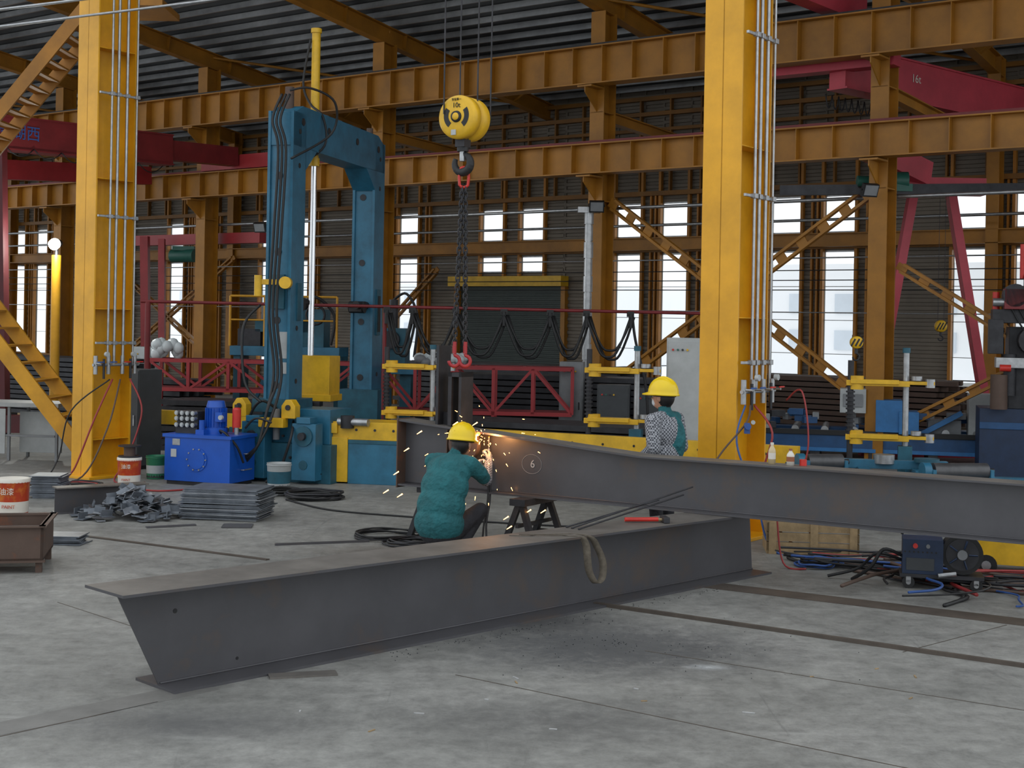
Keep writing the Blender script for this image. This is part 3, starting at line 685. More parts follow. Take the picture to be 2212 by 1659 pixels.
# ---------------------------------------------------------------- crane hook block, chains
hk=B('crane_hook_block')
hk.lathe((0,0,0),[(0,-.13),(.17,-.13),(.2,-.11),(.205,-.09),(.205,-.02),(.17,-.015),(.17,.015),(.205,.02),(.205,.15),(.19,.17),(0,.17)],YM,axis=(0,1,0),n=40)
hk.lathe((0,0,0),[(0,-.15),(.05,-.15),(.055,-.13)],BLK,axis=(0,1,0),n=24)
hk.lathe((0,0,0),[(0,-.157),(.03,-.157),(.035,-.15)],YM,axis=(0,1,0),n=20)
for sx in (-1,1):
    P=[];F=[]
    for i in range(9):
        t=-.9+1.5*i/8
        for r in (.085,.135): P.append((sx*r*math.cos(t),-.1325,r*math.sin(t)+.01))
    for i in range(8): F.append((2*i,2*i+1,2*i+3,2*i+2))
    hk.add(P,F,BLK)
hk.bx(-.05,.0,-.14,-.13,-.17,-.12,WHT)
hk.bx(-.05,.05,-.06,.06,-.27,-.18,DARK); hk.cyl((0,0,-.4),(0,0,-.24),.03,GALV); hk.cyl((0,0,-.31),(0,0,-.27),.055,BLK)
pts=[(0,0,-.31),(.03,0,-.34)]+[(.085*math.cos(a),0,-.42+.085*math.sin(a)) for a in [math.radians(x) for x in range(60,-215,-18)]]
n_=len(pts)
for i in range(n_-1):
    r=.022+.018*math.sin(math.pi*min(1,i/(n_-1))); hk.cyl(pts[i],pts[i+1],r,BLK,n=12,r2=.022+.018*math.sin(math.pi*(i+1)/(n_-1))); hk.ell(pts[i],(r,r,r),BLK,nu=12,nv=8)
ho=hk.build((-.49,13.0,4.02),math.radians(-28))
T(ho,'capacity_text','10t',(0.0,-.134,.105),.065,BLK); T(ho,'label_text','安全第一',(0,-.134,.16),.026,BLK)
rp=B('crane_wire_rope')
for (dx,dy,tx) in ((-.19,-.06,-.01),(-.05,.1,0),(.12,-.02,.0),(.24,.1,.01)): rp.cyl((dx-.48,13+dy,4.05),(dx-.48+tx,13+dy,9.5),.0075,DARK,n=6)
rp.build()
cn=B('lifting_chain')
def link(o,c,ax_,side,l,w_,r,mat):
    d=V(ax_).normalized(); s=V(side).normalized(); pts=[]
    for i in range(12):
        a=2*math.pi*i/12; pts.append(V(c)+s*math.cos(a)*w_+d*(math.sin(a)*w_+(l if math.sin(a)>0.01 else -l if math.sin(a)<-.01 else 0)))
    o.tube(pts,r,mat,6,True)
link(cn,(-.475,13,3.47),(0,0,1),(1,.0,0),.05,.045,.014,REDB)
for sx in (-1,1):
    p0=V((-.475+.015*sx,13,3.37)); p1=V((-.485+.05*sx,13.02,1.9)); n_=34
    for i in range(n_):
        c=p0.lerp(p1,(i+.5)/n_); link(cn,c,(p1-p0),(1,.3,0) if i%2 else (-.3,1,0),.014,.019,.0075,DARK)
    hx=p1+V((0,0,-.02)); cn.cyl(hx+V((0,0,.05)),hx+V((0,0,-.06)),.02,REDH,n=10)
    pr_=[hx+V((.0,0,-.06))]+[hx+V((.05*math.cos(a),0,-.13+.05*math.sin(a))) for a in [math.radians(q) for q in range(80,-200,-20)]]
    cn.tube(pr_,.017,REDH,8)
cn.build()
# ---------------------------------------------------------------- cranes (red)
cr=B('bridge_crane_girder'); 
a=W(.43-14.4,-6.3,5.62); e_=V((math.sin(-BR),math.cos(BR),0)); a0=a-e_*.2; a1=a-e_*10-V((0,0,.28)); am=a-e_*2-V((0,0,.06))
cr.beam(a0,am,.3,.40,REDD); cr.beam(am,a1,.35,.6,REDD); cr.beam(am,a1,.42,.03,REDD,off=(0,.3)); cr.beam(am,a1,.42,.03,REDD,off=(0,-.3))
xx=V((math.cos(BR),math.sin(BR),0)); cr.beam(a-xx*1.1,a+xx*1.0,.3,.3,RED,off=(0,-.1))
b_=a-xx*2.6; cr.beam(b_-e_*.4+V((0,0,-.3)),b_-e_*10+V((0,0,-.9)),.25,.4,RED)
cro=cr.build()
T(cro,'crane_lettering','康湖西',tuple(a-e_*5.6+xx*.19+V((0,0,-.15))),.3,HBLU,rot=(math.pi/2,0,BR+math.pi/2))
hs_=B('hoist_trolley'); c=a-e_*7.0+V((0,0,-.75))+xx*.1; hs_.cyl(c-xx*.3,c+xx*.3,.14,GRN); hs_.box(c+V((0,0,.15)),(.5,.3,.15),GRN,(0,0,BR)); hs_.cyl(c+xx*.3,c+xx*.5,.09,GRN); hs_.build()
fe=B('festoon_cable')
for i in range(9):
    u=am-e_*(.3+i*.6)+xx*.22+V((0,0,-.36)); fe.tube(cat(u,u-e_*.6,.16,8),.01,BLK,5)
fe.build()
cr=B('bridge_crane_girder'); p=V((5.2,22.5,6.36)); q=V((10.4,26.7,6.27))
dd=(q-p).normalized(); cr.beam(p,q,.32,.66,PINK); cr.beam(p,q,.4,.03,PINK,off=(0,.34)); cr.beam(p,q,.4,.03,PINK,off=(0,-.34)); cr.beam(p-V((1.0,-.74,0)),p+V((.8,-.6,0)),.3,.34,PINK,off=(0,.1)); 
cr.beam((4.0,21.2,7.45),(5.6,22.8,7.35),.3,.45,PINK)
cro=cr.build()
ang=math.atan2(dd.y,dd.x); nn=V((dd.y,-dd.x,0))
T(cro,'crane_lettering','16t',tuple(p+dd*1.9+nn*.17+V((0,0,.05))),.2,CREAM,rot=(math.pi/2,0,ang))
fe=B('festoon_cable')
for i in range(7): 
    u=p+dd*(.1+i*.17)-V((.25,.0,.42)); fe.tube(cat(u,u+dd*.17,.22,8),.012,BLK,5)
fe.build()
gl=B('semi_gantry_crane'); 
yy=23.4
for (x0,x1) in ((6.72,6.05),(7.35,8.1)):
    gl.beam((x0,yy,4.45),(x1,yy,.3),.14,.2,PINK)
gl.beam((6.2,yy,4.55),(7.9,yy,4.55),.3,.28,PINK); gl.beam((5.9,yy,.15),(8.3,yy,.15),.25,.3,PINK)
gl.beam((6.9,yy,4.75),(5.2,22.0,5.2),.3,.4,PINK)
gl.beam((4.3,yy-.9,4.35),(9.5,yy-1.6,4.42),.12,.16,DARK)
gl.cyl((5.8,yy-1.1,4.52),(6.3,yy-1.15,4.52),.14,GRN); gl.box((6.05,yy-1.1,4.4),(.6,.3,.12),GRN); gl.cyl((5.5,yy-1.1,4.5),(5.8,yy-1.1,4.5),.09,GRN)
gl.build()
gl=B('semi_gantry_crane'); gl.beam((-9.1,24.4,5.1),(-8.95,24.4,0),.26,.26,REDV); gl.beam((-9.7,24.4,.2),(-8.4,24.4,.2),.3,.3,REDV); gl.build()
gl=B('semi_gantry_crane')
gl.beam((-9.0,33.5,3.95),(-5.6,31.2,3.95),.3,.24,RED); gl.beam((-8.6,32.4,4.0),(-8.5,32.4,0),.18,.22,RED); gl.beam((-8.0,31.6,3.9),(-7.9,31.4,1.2),.14,.14,RED)
gl.cyl((-7.9,32.2,3.55),(-7.3,31.9,3.55),.15,GRN); gl.box((-7.6,32.1,3.72),(.5,.3,.1),GRN)
gl.build()
# ---------------------------------------------------------------- festoon rail with cables
fr=B('festoon_cable_rail'); y=20.2
fr.cyl((-5.4,y,2.34),(2.9,y,2.31),.024,REDD,n=10)
for x in (-5.3,2.85): fr.cyl((x,y,0),(x,y,2.34),.04,REDD,n=10)
fr.cyl((-1.85,y,0),(-1.85,y,2.34),.03,REDD,n=10)
xs=[-1.82,-1.45,-.82,-.12,.55,1.08,1.72]
for a,b_ in zip(xs[:-1],xs[1:]):
    for j,s in enumerate((.62,.52,.66)):
        pts=[];n=14
        for i in range(n+1):
            t=i/n; z=2.24-s*(1-(2*t-1)**4)*.95; x=a+(b_-a)*(.5+.5*(2*t-1)*(.55+.45*abs(2*t-1)**3))
            pts.append((x+.03*j,y-.06+.05*j,z))
        fr.tube(pts,.02,BLK,6)
for x in xs: fr.box((x,y,2.28),(.1,.1,.08),BLK); fr.cyl((x,y-.05,2.28),(x,y-.05,2.08),.03,BLK,n=8)
pts=[(1.75,y,2.25),(1.8,y,1.9),(1.95,y,1.3),(2.0,y,.8)]; fr.tube(smooth_path(pts),.02,BLK)
fr.build()
def truss(loc,rz_,L_,z0=.75,z1=1.4,bay=.55):
    t=B('red_steel_rack')
    for y in (0,.6):
        t.beam((0,y,z0),(L_,y,z0),.05,.06,REDD if y else RED); t.beam((0,y,z1),(L_,y,z1),.05,.06,REDD if y else RED)
        n=int(L_/bay)
        for i in range(n+1):
            x=i*L_/n; t.beam((x,y,0 if i%3==0 else z0),(x,y,z1),.05,.05,RED)
            if i<n: t.beam((x,y,z0 if i%2 else z1),(x+L_/n,y,z1 if i%2 else z0),.04,.04,RED)
    for i in range(5): t.beam((L_*i/4,0,z1),(L_*i/4,.6,z1),.05,.05,RED)
    return t.build(loc,rz_)
truss((-2.1,21.6,0),math.radians(-3),3.05,.72,1.42); truss((-5.9,22.6,0),math.radians(-6),2.0,.95,1.42)
truss((-3.7,22.4,0),math.radians(-6),1.2,.95,1.42)
def bars(name,loc,rz_,L_,nx,nz,s=.09,mat=DARK):
    o=B(name)
    for j in range(nz):
        for i in range(nx):
            o.bx(random.uniform(-.15,.15),L_+random.uniform(-.2,.2),i*s*1.2,i*s*1.2+s,.1+j*s*1.1,.1+j*s*1.1+s*.85,mat)
    for t in (.1,.5,.9): o.bx(L_*t,L_*t+.08,-.05,nx*s*1.2,0,.1,WOOD)
    return o.build(loc,rz_)
bars('steel_bar_bundle',(-1.2,19.3,0),math.radians(-22),4.0,9,7)
bars('steel_bar_bundle',(-5.3,21.0,0),math.radians(-10),2.2,8,8)
bars('steel_bar_bundle',(-1.0,23.3,0),math.radians(-20),4.5,8,12)
bars('steel_bar_bundle',(-7.5,24.0,0),math.radians(-20),2.2,8,10)
bars('steel_bar_bundle',(3.3,26.3,0),math.radians(-36),5.0,8,12,mat=RUST)
bars('steel_bar_bundle',(-12.5,30,0),math.radians(-30),5.5,10,12)
bars('steel_bar_bundle',(-2.2,27,0),math.radians(-36),5.0,10,13)
wg=B('welding_gantry_machine')
wg.bx(0,1.9,0,.6,1.5,1.66,TEAL); wg.bx(0,1.9,-.05,.0,1.35,1.42,TEALD)
for x in (.05,.7,1.3,1.8): wg.bx(x,x+.12,.05,.5,0,1.5,TEALD)
for x in (.25,.95): 
    wg.beam((x,.1,.3),(x+.45,.1,1.4),.06,.06,TEAL)
    wg.cyl((x+.3,.3,1.66),(x+.3,.3,2.35),.09,DARK); wg.bx(x+.15,x+.5,.1,.5,1.9,2.1,TEALD); wg.torus((x+.5,.1,2.2),(0,1,0),.16,.02,DARK)
wg.bx(1.2,1.6,.1,.5,1.66,2.3,TEALD); wg.tube(smooth_path([(1.3,.0,2.3),(1.5,-.1,2.5),(1.8,0,2.2),(1.75,0,1.7)]),.03,BLK); wg.bx(.1,.5,.1,.4,1.66,1.95,DARK)
for x in (0,.6,1.2,1.85): wg.cyl((x,.0,1.66),(x,.0,2.5),.02,YST)
wg.cyl((0,0,2.5),(1.85,0,2.5),.02,YST); wg.cyl((0,0,2.1),(1.85,0,2.1),.015,YST)
wg.build((-4.75,23.4,0),math.radians(-8),bevel=.005)
wg=B('welding_gantry_machine')
wg.bx(0,.9,0,.5,1.2,1.35,TEAL); wg.bx(.1,.3,.1,.4,0,1.2,TEALD); wg.bx(.6,.8,.1,.4,0,1.2,TEALD); wg.bx(.2,.7,.05,.45,1.35,2.0,TEALD); wg.cyl((.45,-.05,1.8),(.45,.1,1.8),.16,DARK); wg.cyl((.45,.2,2.0),(.45,.2,2.5),.08,DARK)
wg.tube(smooth_path([(.45,.2,2.5),(.7,.1,2.6),(.9,.1,2.2),(.85,.1,1.5)]),.025,BLK); wg.bx(-.15,.15,-.05,.1,1.5,1.8,DARK); wg.build((-2.55,24.2,0),math.radians(-8),bevel=.005)
def cabinet(name,loc,rz_,w_,d_,h,mat):
    c=B(name); c.bx(-w_/2,w_/2,-d_/2,d_/2,.08,h,mat); c.bx(-w_/2+.02,w_/2-.02,-d_/2-.012,-d_/2,.12,h-.04,mat); c.bx(w_/2-.07,w_/2-.05,-d_/2-.03,-d_/2-.012,h*.5,h*.5+.12,DARK); c.bx(-w_/2+.02,w_/2-.02,-d_/2+.02,d_/2-.02,0,.08,BLK)
    for i in range(4): c.cyl((-w_/2+.08+i*.06,-d_/2-.03,h-.15),(-w_/2+.08+i*.06,-d_/2-.01,h-.15),.014,(REDB,GRN,DARK,YM)[i],n=8)
    return c.build(loc,rz_,bevel=.005)
cabinet('electrical_cabinet',(2.23,17.6,0),math.radians(-10),.5,.4,1.97,WHT)
cabinet('control_panel',(.98,22.3,0),math.radians(-8),.38,.3,1.52,GRY)
cabinet('electrical_cabinet',(1.6,21.5,0),math.radians(-8),.5,.4,1.2,DCAB); cabinet('electrical_cabinet',(2.2,21.6,0),math.radians(-8),.5,.4,1.15,DCAB)
cabinet('electrical_cabinet',(-7.6,29,0),BR,.6,.4,1.5,WHT)
du=B('insulated_duct'); 
for i in range(14): du.cyl((0,0,i*.3),(0,0,i*.3+.28),.075+.01*(i%2),GALV,n=16); du.cyl((0,0,i*.3+.28),(0,0,i*.3+.3),.065,GALV,n=16)
du.bx(-.2,.2,-.1,.1,4.1,4.2,GALV); du.build((1.33,24.6,0))
bag=B('plastic_wrapped_parts'); 
for i in range(16): bag.ell((random.uniform(-.22,.22),random.uniform(-.1,.1),.16+random.uniform(-.08,.12)),(.09,.08,.1),PLAST,nu=7,nv=5)
bag.build((-5.7,22.9,1.42)); 
bag=B('plastic_wrapped_parts')
for i in range(18): bag.ell((random.uniform(-.35,.35),random.uniform(-.1,.1),.1+random.uniform(-.05,.08)),(.1,.08,.08),PLAST if i%3 else GRY,nu=7,nv=5)
bag.build((-1.1,21.9,1.42))
def flood(loc,rz_):
    f_=B('flood_lamp'); f_.box((0,0,0),(.26,.08,.2),BLK,(.4,0,0)); f_.box((0,-.045,-.01),(.22,.01,.16),GRY,(.4,0,0)); f_.tube([(-.14,0,0),(-.14,.1,.05),(.14,.1,.05),(.14,0,0)],.01,BLK); return f_.build(loc,rz_)
flood((1.45,24.4,4.2),0); flood((5.5,21.5,4.28),.3); flood((-5.2,28.5,4.0),-.3)
lm=B('work_light_mast'); lm.cyl((0,0,0),(0,0,3.2),.085,YST,n=14); lm.cyl((0,0,3.2),(0,0,3.35),.03,DARK); lm.cyl((0,-.1,3.4),(0,-.16,3.38),.10,LAMP,n=20); lm.cyl((0,.12,3.42),(0,-.1,3.4),.07,BLK,r2=.105,n=20); lm.build((-8.22,25.0,0))
pl=bpy.data.lights.new('work_light','POINT'); pl.energy=120; pl.color=(.95,1,.95); pl.shadow_soft_size=.12; po_=bpy.data.objects.new('work_light',pl); sc.collection.objects.link(po_); po_.location=(-8.17,24.65,3.35)
def mini(loc,zt,r=.1):
    m_=B('small_hook_block'); m_.lathe((0,0,0),[(0,-.05),(r*.9,-.05),(r,-.03),(r,.03),(r*.9,.05),(0,.05)],YM,axis=(0,1,0),n=24)
    for s_ in (-.05,0,.05): m_.box((s_,-.052,0),(.02,.005,r*1.3),BLK,(0,.5,0))
    m_.cyl((0,0,-r-.06),(0,0,-r+.02),.02,DARK); m_.tube([(0,0,-r-.05)]+[(.04*math.cos(a),0,-r-.1+.04*math.sin(a)) for a in [math.radians(x) for x in range(70,-200,-25)]],.012,DARK)
    for s_ in (-.05,.05): m_.cyl((s_,0,0),(s_,0,zt-loc[2]),.004,DARK,n=5)
    m_.build(loc)
mini((7.1,23.0,2.2),4.5,.1); mini((4.12,16.6,1.96),2.05,.075)
# ---------------------------------------------------------------- CNC drilling line (right, blue)
BL3=M('light_blue_paint',(.03,.17,.42),.45)
dl=B('cnc_drilling_line')
dl.bx(0,7.0,0,.35,.18,.5,BLU2); dl.bx(0,7.0,1.0,1.3,.18,.5,BLU2); dl.bx(0,7.0,-.03,.0,.44,.52,BLK); dl.bx(0,7.0,-.02,0,.18,.24,BL3)
for i in range(8): dl.bx(i*.9,i*.9+.15,.0,1.3,0,.18,DARK)
for i in range(15): dl.cyl((.2+i*.46,.05,.52),(.2+i*.46,1.2,.52),.06,GALV,n=10)
dl.bx(1.9,2.3,-.1,.5,.52,1.02,BL3); dl.bx(2.25,2.55,-.15,.4,.5,.85,BL3); dl.bx(1.35,1.75,.0,.5,.8,1.18,WHT); dl.box((1.55,-.02,1.0),(.3,.02,.2),GRY); dl.bx(1.5,1.6,.2,.3,.5,.8,GRY)
dl.bx(3.3,3.7,.1,.5,.5,1.15,WHT); dl.bx(3.9,4.2,0,.5,.5,.95,BL3); dl.bx(3.9,4.2,-.02,.0,.6,.85,BLK); dl.cyl((4.0,.2,.95),(4.0,.2,1.25),.08,BL3); dl.bx(2.7,3.2,.2,.6,.5,.72,GRY)
dl.beam((2.6,.1,.5),(3.2,.1,.85),.08,.08,BL3); dl.beam((4.4,.1,.5),(4.9,.1,.95),.08,.08,BL3); dl.bx(4.8,5.4,.1,.7,.5,1.2,BLU2); dl.bx(4.85,5.3,.08,.1,.6,1.1,BLK)
for i in range(34): dl.box((random.uniform(.2,5.4),random.uniform(.0,.9),random.uniform(.55,.8)),(random.uniform(.08,.3),.1,.1),random.choice((DARK,GRY,BLU2,BL3,GALV)),(0,0,random.uniform(0,3)))
dl.build((3.9,22.3,0),math.radians(-14),bevel=.004)
dm=B('drilling_machine_head')
dm.bx(-.5,1.4,0,.9,0,1.0,NAVY); dm.bx(-.5,1.4,-.02,.0,.7,.8,BLU2); dm.bx(-.1,.9,.1,.8,1.0,2.2,DARK); dm.bx(-.35,.8,-.1,.3,2.25,2.45,DARK); dm.bx(-.2,.4,-.2,.1,2.45,2.75,REDD); dm.cyl((-.05,-.2,2.65),(-.05,.1,2.65),.17,DARK); dm.cyl((.2,-.25,2.0),(.2,.1,2.0),.2,DARK)
dm.cyl((.2,-.28,2.0),(.2,-.25,2.0),.08,GALV); dm.bx(-.4,-.2,-.15,.1,1.8,2.3,DARK); dm.cyl((-.1,-.1,1.2),(-.1,-.1,1.8),.09,DARK); dm.bx(-.3,.1,-.2,.1,1.6,1.75,GALV)
dm.cyl((.5,-.1,1.4),(.5,-.1,2.7),.05,GALV); dm.cyl((.35,0,2.75),(.35,0,3.3),.04,DARK); dm.bx(.1,.6,-.1,.3,2.75,2.95,DARK); dm.cyl((-.3,.0,2.45),(-.3,.0,2.7),.05,REDB); dm.cyl((.05,0,2.9),(.05,0,3.4),.03,REDB)
for i in range(5): dm.tube(cat((-.2+i*.1,-.15,2.7),(.5+i*.05,-.1,1.8+i*.1),.2,8),.015,BLK)
dm.cyl((-.25,-.25,1.6),(-.1,-.25,1.6),.05,REDB); dm.bx(.5,1.2,-.25,.0,1.2,1.7,DARK); dm.cyl((-.25,-.15,1.0),(-.25,-.15,1.5),.12,RUST); dm.cyl((-.35,-.12,2.55),(-.2,-.12,2.55),.06,GALV)
dm.build((7.35,20.2,0),math.radians(-15),bevel=.006)
def rollerstand(loc,rz_,L_):
    r=B('roller_stand'); r.bx(-.1,L_+.1,-.2,.2,.38,.5,TEAL); 
    for x in (0,L_*.5,L_): r.bx(x-.05,x+.05,-.18,.18,0,.38,TEALD)
    for x in (-.04,L_+.0): r.bx(x,x+.04,-.1,.1,.5,.66,TEAL)
    r.cyl((0,0,.64),(L_,0,.64),.085,GRYD,n=20); r.cyl((-.08,0,.64),(L_+.08,0,.64),.03,DARK,n=10); r.cyl((-.12,0,.64),(-.04,0,.64),.09,TEAL,n=18)
    return r.build(loc,rz_,bevel=.004)
rollerstand((3.3,15.4,0),math.radians(8),.4); rollerstand((4.45,14.6,0),math.radians(8),.6)
tf_=B('transfer_frame'); tf_.bx(0,1.2,0,.12,.54,.64,TEAL); tf_.bx(.2,.32,-.3,.6,.46,.56,TEAL); tf_.bx(.8,.92,-.3,.6,.46,.56,TEAL); tf_.cyl((.5,.05,.6),(.5,.05,.7),.12,GALV); tf_.bx(.02,.1,.02,.1,0,.54,TEALD); tf_.bx(1.1,1.18,.02,.1,0,.54,TEALD); tf_.cyl((.95,-.1,.64),(.95,-.1,.68),.14,TEALD); tf_.bx(1.2,2.6,-.4,-.25,.42,.52,TEAL); tf_.bx(1.3,1.4,-.38,-.28,0,.42,TEALD); tf_.bx(2.4,2.5,-.38,-.28,0,.42,TEALD); tf_.bx(1.15,1.25,-.4,.1,.44,.54,TEAL); tf_.build((3.75,15.8,0),math.radians(-8),bevel=.004)
# ---------------------------------------------------------------- floor clutter at right
cr=B('wooden_crate')
cr.bx(0,.85,0,.5,0,.03,WOOD)
for z in (.03,.12,.21): cr.bx(0,.85,0,.02,z,z+.08,WOOD); cr.bx(.83,.85,0,.5,z,z+.08,WOOD); cr.bx(0,.02,0,.5,z,z+.08,WOOD)
cr.bx(0,.85,.0,.5,.29,.31,WOOD)
for x in (.02,.4,.76): cr.bx(x,x+.07,-.02,0,.0,.3,WOOD)
cr.build((2.42,13.0,0),math.radians(-6))
wf_=B('welding_wire_feeder')
wf_.bx(-.3,.02,-.14,.14,.12,.40,NAVY); wf_.bx(-.32,.34,-.15,.15,.09,.12,DARK); wf_.cyl((.17,-.1,.29),(.17,.1,.29),.165,BLK,n=30); wf_.cyl((.17,-.11,.29),(.17,-.1,.29),.13,DARK,n=30); wf_.cyl((.17,-.13,.29),(.17,-.1,.29),.04,GRY,n=16)
for i in range(5): wf_.tube([(.17+.05*math.cos(i*1.256),-.115,.29+.05*math.sin(i*1.256)),(.17+.12*math.cos(i*1.256),-.115,.29+.12*math.sin(i*1.256))],.008,NAVY,5)
for i in range(8): wf_.cyl((-.28+i*.035,-.145,.3),(-.28+i*.035,-.14,.3),.008,BLK,n=6)
wf_.bx(-.27,-.05,-.147,-.14,.15,.25,DCAB); wf_.cyl((-.2,-.16,.35),(-.2,-.14,.35),.02,REDB); wf_.cyl((-.1,-.16,.35),(-.1,-.14,.35),.016,GRY)
for x in (-.25,.28):
    for y in (-.13,.13): wf_.cyl((x,y-.015,.05),(x,y+.015,.05),.05,BLK,n=16); wf_.cyl((x,y-.02,.05),(x,y+.02,.05),.02,GALV,n=10); wf_.bx(x-.02,x+.02,y-.02,y+.02,.05,.1,GALV)
wf_.tube([(-.3,0,.42),(-.3,0,.48),(.0,0,.5),(.02,0,.42)],.012,BLK)
wf_.tube(smooth_path([(-.3,-.05,.25),(-.45,-.1,.3),(-.55,-.1,.15),(-.7,0,.02)]),.016,BLK); wf_.tube(smooth_path([(-.3,.05,.2),(-.5,.0,.25),(-.65,.1,.1),(-.9,.1,.02)]),.014,BLK)
wf_.cyl((-.02,-.18,.12),(.12,-.16,.14),.02,GALV); wf_.build((3.56,11.45,0),math.radians(-14),bevel=.004)
ym=B('welding_power_source'); ym.bx(-.3,.3,-.25,.25,.1,.42,YM); ym.bx(-.31,-.29,-.2,.2,.14,.38,BLK)
for x in (-.2,.2): ym.cyl((x,-.27,.09),(x,-.25,.09),.09,BLK,n=20); ym.cyl((x,-.28,.09),(x,-.27,.09),.04,GALV,n=12); ym.cyl((x,.25,.09),(x,.27,.09),.09,BLK,n=20)
ym.tube([(-.25,0,.42),(-.25,0,.55),(.25,0,.55),(.25,0,.42)],.015,DARK); ym.build((4.42,12.2,0),math.radians(-20),bevel=.006)
cg=B('welding_cable_heap')
for i in range(60):
    x=random.uniform(2.45,4.5); y=12.8-(x-2.3)*.8+random.uniform(-.35,.45); m_=random.choice((BLK,BLK,BLK,DARK,DARK,HRED,HBLU,RUST)); pts=[]
    a=random.uniform(-.8,.1); 
    for k in range(7):
        pts.append((x,y,.014+.022*(i%4)+random.random()*.012)); a+=random.uniform(-.9,.9)*.8; x+=.28*math.cos(a)*random.uniform(.6,1.2); y+=.2*math.sin(a)-.03
        y=min(max(y,10.6),13.3); x=max(x,2.42)
    cg.tube(smooth_path(pts,6),random.choice((.008,.011,.015)),m_,6)
cg.build()
def coil(name,loc,R,n,r,mat,mat2=None):
    o=B(name)
    for j in range(n):
        ph=random.uniform(0,6); rr=R*random.uniform(.8,1.1); ox,oy=random.uniform(-.05,.05),random.uniform(-.05,.05)
        o.tube([(ox+rr*math.cos(2*math.pi*i/24)*(1+.06*math.sin(3*2*math.pi*i/24+ph)),oy+rr*.9*math.sin(2*math.pi*i/24),.012+j*.012+.01*math.sin(2*2*math.pi*i/24+ph)**2) for i in range(24)],r,mat2 if (mat2 and j%2) else mat,6,True)
    return o.build(loc)
coil('welding_cable_coil',(2.75,12.3,0),.16,6,.01,HBLU,BLK); coil('welding_cable_coil',(-1.2,13.5,0),.3,4,.009,DARK,BLK); coil('welding_cable_coil',(-2.3,16.4,0),.35,6,.014,BLK,DARK); coil('welding_cable_coil',(-2.8,16.8,0),.3,4,.014,BLK); coil('welding_cable_coil',(-5.3,16.9,0),.36,5,.012,BLK,HRED); coil('welding_cable_coil',(-.9,13.1,0),.24,4,.009,DARK)
hose('power_cable',[(-2.6,16.2,.012),(-2.0,15.4,.012),(-1.2,15.0,.012),(.0,14.6,.012),(1.2,14.3,.012)],.01,BLK)
hose('power_cable',[(-5.6,17.1,.012),(-5.0,16.7,.012),(-4.6,16.9,.012),(-4.2,16.8,.012),(-3.8,17.1,.012)],.012,HRED)
hose('gas_hose',[(2.32,12.35,.9),(2.36,12.25,.5),(2.42,12.2,.05),(2.6,12.1,.015)],.009,HRED)
sg=B('slag_debris')
for i in range(300):
    a=random.uniform(0,6.28); r=abs(random.gauss(0,.5)); x=.75+r*1.5*math.cos(a); y=9.2+r*math.sin(a)*1.0
    if i%2==0: t=random.uniform(1.5,5.2); x,y=-1.995+.703*t+.711*random.uniform(.23,.42),7.90+.711*t-.703*random.uniform(.23,.42)
    s_=random.uniform(.002,.0055); sg.box((x,y,s_*.4),(s_*1.6,s_,s_*.7),SLAG,(random.random(),random.random(),random.random()*3))
for i in range(14):
    x,y=random.uniform(-1.2,3),random.uniform(7,8.7); sg.box((x,y,.003),(random.uniform(.02,.07),.009,.005),CHALK if i%2 else WOOD,(0,0,random.uniform(0,3)))
sg.build()
tl=B('torch_tools'); 
for i in range(12): x=random.uniform(-.3,.45); y=12.55+random.uniform(-.15,.2); tl.cyl((x,y,.03),(x+random.uniform(-.25,.25),y+.15,.05),.014,random.choice((DARK,GALV,HRED)),n=8)
tl.box((.1,12.2,.1),(.3,.16,.2),DARK,(0,0,.3)); tl.torus((-.1,12.4,.12),(.2,1,.1),.08,.012,GALV); tl.build()
# ---------------------------------------------------------------- people
from mathutils import Euler
def seg_d(p,a,b_,r1,r2):
    ab=b_-a; t=max(0,min(1,(p-a).dot(ab)/max(ab.length_squared,1e-9))); return (p-(a+ab*t)).length-(r1+(r2-r1)*t)
def organic(name,parts,voxel,mats,loc=(0,0,0),rz_=0,parent=None,smooth=5):
    o=B('tmp')
    for q in parts:
        if q[0]=='c':
            _,a,b_,r1,r2,lab=q; a=V(a);b_=V(b_)
            o.cyl(a,b_,r1,SKIN,r2=r2,n=20); o.ell(a,(r1,)*3,SKIN); o.ell(b_,(r2,)*3,SKIN)
        else:
            _,c,r,ro,lab=q; o.ell(c,r,SKIN,R=Euler(ro).to_matrix())
    ob=o.build()
    md=ob.modifiers.new('r','REMESH'); md.mode='VOXEL'; md.voxel_size=voxel; md.use_smooth_shade=True
    ms=ob.modifiers.new('s','SMOOTH'); ms.iterations=smooth; ms.factor=.6
    dg=bpy.context.evaluated_depsgraph_get(); me=bpy.data.meshes.new_from_object(ob.evaluated_get(dg))
    bpy.data.objects.remove(ob,do_unlink=True)
    me.materials.clear(); labs=list(mats.keys())
    for l in labs: me.materials.append(mats[l])
    prs=[]
    for q in parts:
        if q[0]=='c': prs.append(('c',V(q[1]),V(q[2]),q[3],q[4],labs.index(q[5])))
        else: prs.append(('e',V(q[1]),q[2],Euler(q[3]).to_matrix().inverted(),labs.index(q[4])))
    for pl_ in me.polygons:
        p=pl_.center; best=9; bi=0
        for q in prs:
            if q[0]=='c': dd_=seg_d(p,q[1],q[2],q[3],q[4]); l=q[5]
            else:
                lp_=q[3]@(p-q[1]); k=V((lp_.x/q[2][0],lp_.y/q[2][1],lp_.z/q[2][2])).length; dd_=(k-1)*min(q[2]); l=q[4]
            if dd_<best: best=dd_; bi=l
        pl_.material_index=bi; pl_.use_smooth=True
    me.name=name; ob=bpy.data.objects.new(name,me); sc.collection.objects.link(ob); ob.location=loc; ob.rotation_euler=(0,0,rz_)
    if parent: ob.parent=parent
    return ob
